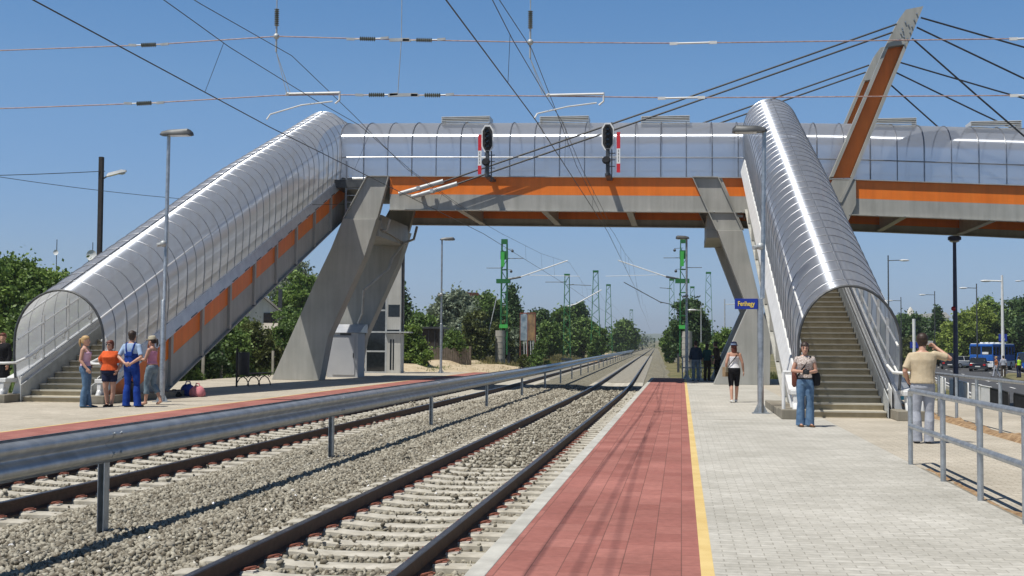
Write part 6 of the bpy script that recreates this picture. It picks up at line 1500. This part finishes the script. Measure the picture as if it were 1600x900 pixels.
# 1 woman with the camera by the right stairway
h = 1.60
P1 = dict(elR=(.245, .0, 1.12), wrR=(.05, .20, 1.115), hdR=(-1, .35, .0), palmR=(0, 1, 0), curlR=.9, elL=(-.215, -.02, 1.12), wrL=(-.085, .20, 1.10), hdL=(.6, .6, .1), palmL=(0, 1, .2), curlL=.9, hyaw=4, hpitch=-6, knR=(.085, .03, .49), anR=(.095, .0, .085), anL=(-.09, .0, .085), toeL=(-.15, .14, .02), toeR=(.06, .16, .02))
r_, f_ = person((2.33, 23.75, 0), 173, h, 'woman with short dark hair and flared jeans holding a camera by the right stairway', [('shirt', 'cloth_lace', .95, .16, .012), ('pants', 'cloth_denim', 1.0, .035, .985), ('belt', 'black', .955), ('shoes', 'shoe_brown'), ('hair', 'hair_dark', 'bob'), ('face', 'black'), ('strap', 'cloth_black', [(-.115, .03, 1.42), (-.03, .125, 1.28), (.08, .13, 1.12), (.16, .06, 1.0), (.19, -.04, .98)]), ('strap', 'cloth_black', [(.115, -.01, 1.43), (.03, -.12, 1.30), (-.1, -.10, 1.12)])], P1, vox=.009)
m1 = MB(); m1.box(-.06, .06, -.03, .03, -.045, .04); m1.box(-.02, .03, -.02, .02, .04, .058); m2 = MB(); m2.tube([(0, .03, 0), (0, .085, -.005)], .032, 14)
held(r_, f_, h, 'camera', 'black camera held at chest height by the woman in flared jeans', 'camera', (-.03, .275, 1.11), [('camera_body', m1, 'black'), ('lens_barrel', m2, 'cable_black')])
m1 = MB(); m1.loft([[(x*s_*.16, y*s_*.07, z) for x, y in ((-1, -.7), (0, -1), (1, -.7), (1, .7), (0, 1), (-1, .7))] for z, s_ in ((-.14, .6), (-.12, .9), (.02, 1), (.10, .8), (.12, .5))])
held(r_, f_, h, 'shoulder_bag', 'black shoulder bag hanging behind the hip of the woman with the camera', 'bag', (-.20, -.10, .97), [('bag_body', m1, 'cloth_black')], 70)
m1 = MB(); m1.loft([[(x*s_*.05, y*s_*.04, z) for x, y in ((-1, -.7), (0, -1), (1, -.7), (1, .7), (0, 1), (-1, .7))] for z, s_ in ((-.22, .4), (-.18, .9), (.04, 1), (.08, .6))])
held(r_, f_, h, 'camera_case', 'dark red camera case hanging at the hip of the woman with the camera', 'case', (.21, .03, 1.03), [('case_body', m1, 'hair_red')])
# 2 man photographing, back to us
h = 1.72
P2 = dict(elR=(.42, .05, 1.33), wrR=(.235, .20, 1.50), hdR=(-.5, .6, .45), palmR=(-.8, -.3, -.3), curlR=.8, elL=(-.27, -.02, 1.12), wrL=(-.20, .12, .95), hdL=(.5, .8, -.1), palmL=(.9, 0, 0), hyaw=-14, hpitch=4, shR=(.18, .0, 1.395), head=(.01, .03, 1.60), anR=(.085, 0, .085), anL=(-.085, 0, .085))
r_, f_ = person((3.80, 20.1, 0), -3, h, 'man seen from behind in beige short-sleeved shirt and grey trousers raising a small camera', [('shirt', 'cloth_beige', .94, .40, .032), ('pants', 'cloth_grey_trousers', 1.0, .018, 1.0), ('belt', 'black', .955), ('shoes', 'black'), ('hair', 'hair_dark', 'short')], P2, lean=(.0, .02), female=False, skin='skin', vox=.010, fat=1.04)
m1 = MB(); m1.box(-.055, .055, -.012, .014, -.032, .032); m2 = MB(); m2.tube([(.015, .014, 0), (.015, .035, 0)], .02, 12)
held(r_, f_, h, 'camera', 'small silver camera raised by the man in the beige shirt', 'camera', (.15, .29, 1.575), [('camera_body', m1, 'galv_matte'), ('lens_barrel', m2, 'black')])
# 3 woman walking away
h = 1.62
P3 = dict(knR=(.085, .05, .50), anR=(.08, .16, .10), knL=(-.085, -.02, .49), anL=(-.08, -.16, .11), toeL=(-.085, -.04, .02), toeR=(.085, .31, .035), elR=(.235, -.02, 1.12), wrR=(.27, .04, .88), elL=(-.215, -.05, 1.12), wrL=(-.225, .03, .88), hyaw=0)
r_, f_ = person((1.41, 33.5, 0), 4, h, 'woman in white strapless top and dark hat walking away under the station sign', [('top', 'cloth_white', .97, 1.30), ('pants', 'cloth_black', .52, .01, .985), ('shoes', 'white_sign'), ('hair', 'hair_red', 'long'), ('hat', 'cloth_navy', 'cloth_lightblue', 'brim'), ('strap', 'cloth_black', [(.115, -.0, 1.43), (.03, -.12, 1.28), (-.10, -.115, 1.12), (-.19, -.06, .98)])], P3, vox=.011, skin='skin')
m1 = MB(); m1.box(-.13, .13, -.045, .045, -.14, .12); m2 = MB(); m2.box(-.13, .13, -.055, -.046, -.02, .12)
held(r_, f_, h, 'shoulder_bag', 'beige woven shoulder bag at the hip of the woman in the white top', 'bag', (-.235, -.06, .88), [('bag_body', m1, 'leather_tan'), ('flap', m2, 'cloth_cap')], 60)
# 4-7 the group on the left
GL = 'four people talking by the left stairway'
P4 = dict(elR=(.20, -.06, 1.12), wrR=(.22, .10, .93), elL=(-.20, -.10, 1.13), wrL=(-.14, .06, .98), hdL=(.5, .4, -.4), hyaw=-6, knR=(.08, .03, .49), anR=(.08, -.02, .085), anL=(-.07, .06, .085))
person((-13.72, 26.7, 0), -82, 1.66, 'blonde woman in pale pink tank top and blue jeans facing right, leftmost of the four', [('top', 'cloth_palepink', .99, 1.31, 1), ('pants', 'cloth_denim', 1.0, .022, .99), ('shoes', 'cloth_darkblue'), ('hair', 'hair_blond', 'pony')], P4, vox=.010, group=GL, lean=(0, -.02))
P5 = dict(elR=(.30, -.08, 1.17), wrR=(.16, -.10, .98), hdR=(-.6, .5, -.2), elL=(-.28, -.04, 1.10), wrL=(-.22, .08, .92), hyaw=-22, hpitch=-4, knR=(.085, .05, .49), anR=(.06, -.02, .085), anL=(-.07, .02, .085))
person((-13.42, 27.3, 0), 187, 1.56, 'stout woman in orange T-shirt, black shorts and sunglasses facing the camera', [('shirt', 'cloth_orange', .93, .42, .025), ('pants', 'cloth_navy', .30, .02, .98), ('shoes', 'shoe_dark'), ('hair', 'hair_red', 'bob'), ('glasses', 'black'), ('face', 'black')], P5, vox=.010, fat=1.28, group=GL)
P6 = dict(elR=(.27, -.09, 1.12), wrR=(.06, -.185, .965), hdR=(-1, -.1, -.2), palmR=(0, 1, 0), curlR=.6, elL=(-.27, -.09, 1.12), wrL=(-.06, -.195, .975), hdL=(1, -.1, -.2), palmL=(0, 1, 0), curlL=.6, hyaw=6, knR=(.13, .01, .49), anR=(.17, -.02, .085), anL=(-.105, -.02, .085))
person((-12.83, 27.2, 0), -2, 1.78, 'man in blue dungarees seen from behind, hands clasped behind his back', [('shirt', 'cloth_lightblue', .98, .42, .018), ('pants', 'cloth_blue_overall', 1.0, .03, 1.06), ('bib', 'cloth_blue_overall'), ('shoes', 'black'), ('hair', 'hair_dark', 'short')], P6, female=False, vox=.010, group=GL)
P7 = dict(elR=(.20, .12, 1.17), wrR=(.06, .17, 1.44), hdR=(-.1, -.2, 1), palmR=(0, -1, 0), elL=(-.20, .06, 1.13), wrL=(-.10, .26, 1.13), hdL=(.3, 1, .1), hyaw=4, hpitch=-4, knR=(.09, .01, .50), anR=(.10, -.20, .12), anL=(-.075, .12, .085), knL=(-.08, .10, .49), toeR=(.12, -.07, .02))
person((-12.80, 28.25, 0), 78, 1.66, 'woman in pink top and pale cap holding one hand to her face', [('top', 'cloth_pink', 1.02, 1.34, 1), ('pants', 'cloth_denim_light', .76, .012, .99), ('hair', 'hair_dark', 'pony'), ('hat', 'cloth_cap', None, 'cap')], P7, vox=.010, group=GL)
# 8-10 three people in the shade of the bridge
GS = 'three people waiting in the shade of the bridge'
person((.62, 53.6, 0), 10, 1.74, 'person in dark blue jacket and light jeans, left of the three in the shade', [('shirt', 'cloth_darkblue', .90, .9, .03), ('pants', 'cloth_denim_light', 1.0, .02), ('shoes', 'shoe_dark'), ('hair', 'hair_dark', 'short')], None, female=False, vox=.016, group=GS)
person((1.12, 54.1, 0), -30, 1.62, 'person in teal top and brown trousers, middle of the three in the shade', [('shirt', 'cloth_teal', .92, .6, .02), ('pants', 'cloth_brown', 1.0, .02), ('shoes', 'shoe_dark'), ('hair', 'hair_dark', 'long')], None, vox=.016, group=GS)
person((1.55, 53.7, 0), 60, 1.72, 'dark clothed person leaning at the pier, right of the three in the shade', [('shirt', 'cloth_brown', .90, .8, .035), ('pants', 'cloth_black', 1.0, .03), ('shoes', 'shoe_dark'), ('hair', 'hair_dark', 'bob')], dict(elR=(.25, .1, 1.15), wrR=(.1, .24, 1.1)), lean=(0, .06), vox=.016, group=GS)
# 11-12 people cut by the left picture edge
person((-18.34, 31.0, 0), 160, 1.74, 'person wrapped in a long black coat behind the left stairway handrail', [('coat', 'cloth_black'), ('pants', 'cloth_grey_trousers', 1.0, .02), ('shoes', 'shoe_dark'), ('hair', 'hair_red', 'short')], dict(hyaw=40), female=False, vox=.014, fat=1.1, group='people at the left picture edge')
person((-18.98, 31.6, 0), 190, 1.66, 'person in a light blue shirt mostly cut by the left picture edge', [('shirt', 'cloth_lightblue', .92, .45, .02), ('pants', 'cloth_black', 1.0, .02), ('shoes', 'shoe_dark'), ('hair', 'hair_dark', 'short')], None, female=False, vox=.014, group='people at the left picture edge')
# 13-16 workers and passers-by across the road
GW = 'people standing on the grass island'
person((27.35, 104.5, -.9), 20, 1.74, 'worker in yellow high-visibility vest and blue trousers by the road', [('shirt', 'cloth_darkblue', .95, .4, .02), ('vest', 'cloth_hivis'), ('pants', 'cloth_navy', 1.0, .03), ('shoes', 'shoe_dark'), ('hair', 'hair_dark', 'short')], None, female=False, vox=.022, group=GW)
person((25.95, 106.0, -.9), 100, 1.70, 'person in rust-orange top and grey trousers striding left of the worker', [('shirt', 'cloth_rust', .95, .6, .02), ('pants', 'cloth_grey_trousers', 1.0, .02), ('shoes', 'shoe_dark'), ('hair', 'hair_blond', 'short')], dict(anR=(.09, .22, .085), anL=(-.09, -.24, .12), knR=(.09, .14, .5), knL=(-.09, -.05, .5)), vox=.022, group=GW)
person((26.9, 107.5, -.9), -20, 1.76, 'person in grey shirt standing behind the worker in the yellow vest', [('shirt', 'cloth_grey_trousers', .92, .5, .02), ('pants', 'cloth_brown', 1.0, .02), ('shoes', 'shoe_dark'), ('hair', 'hair_dark', 'short')], None, female=False, vox=.022, group=GW)
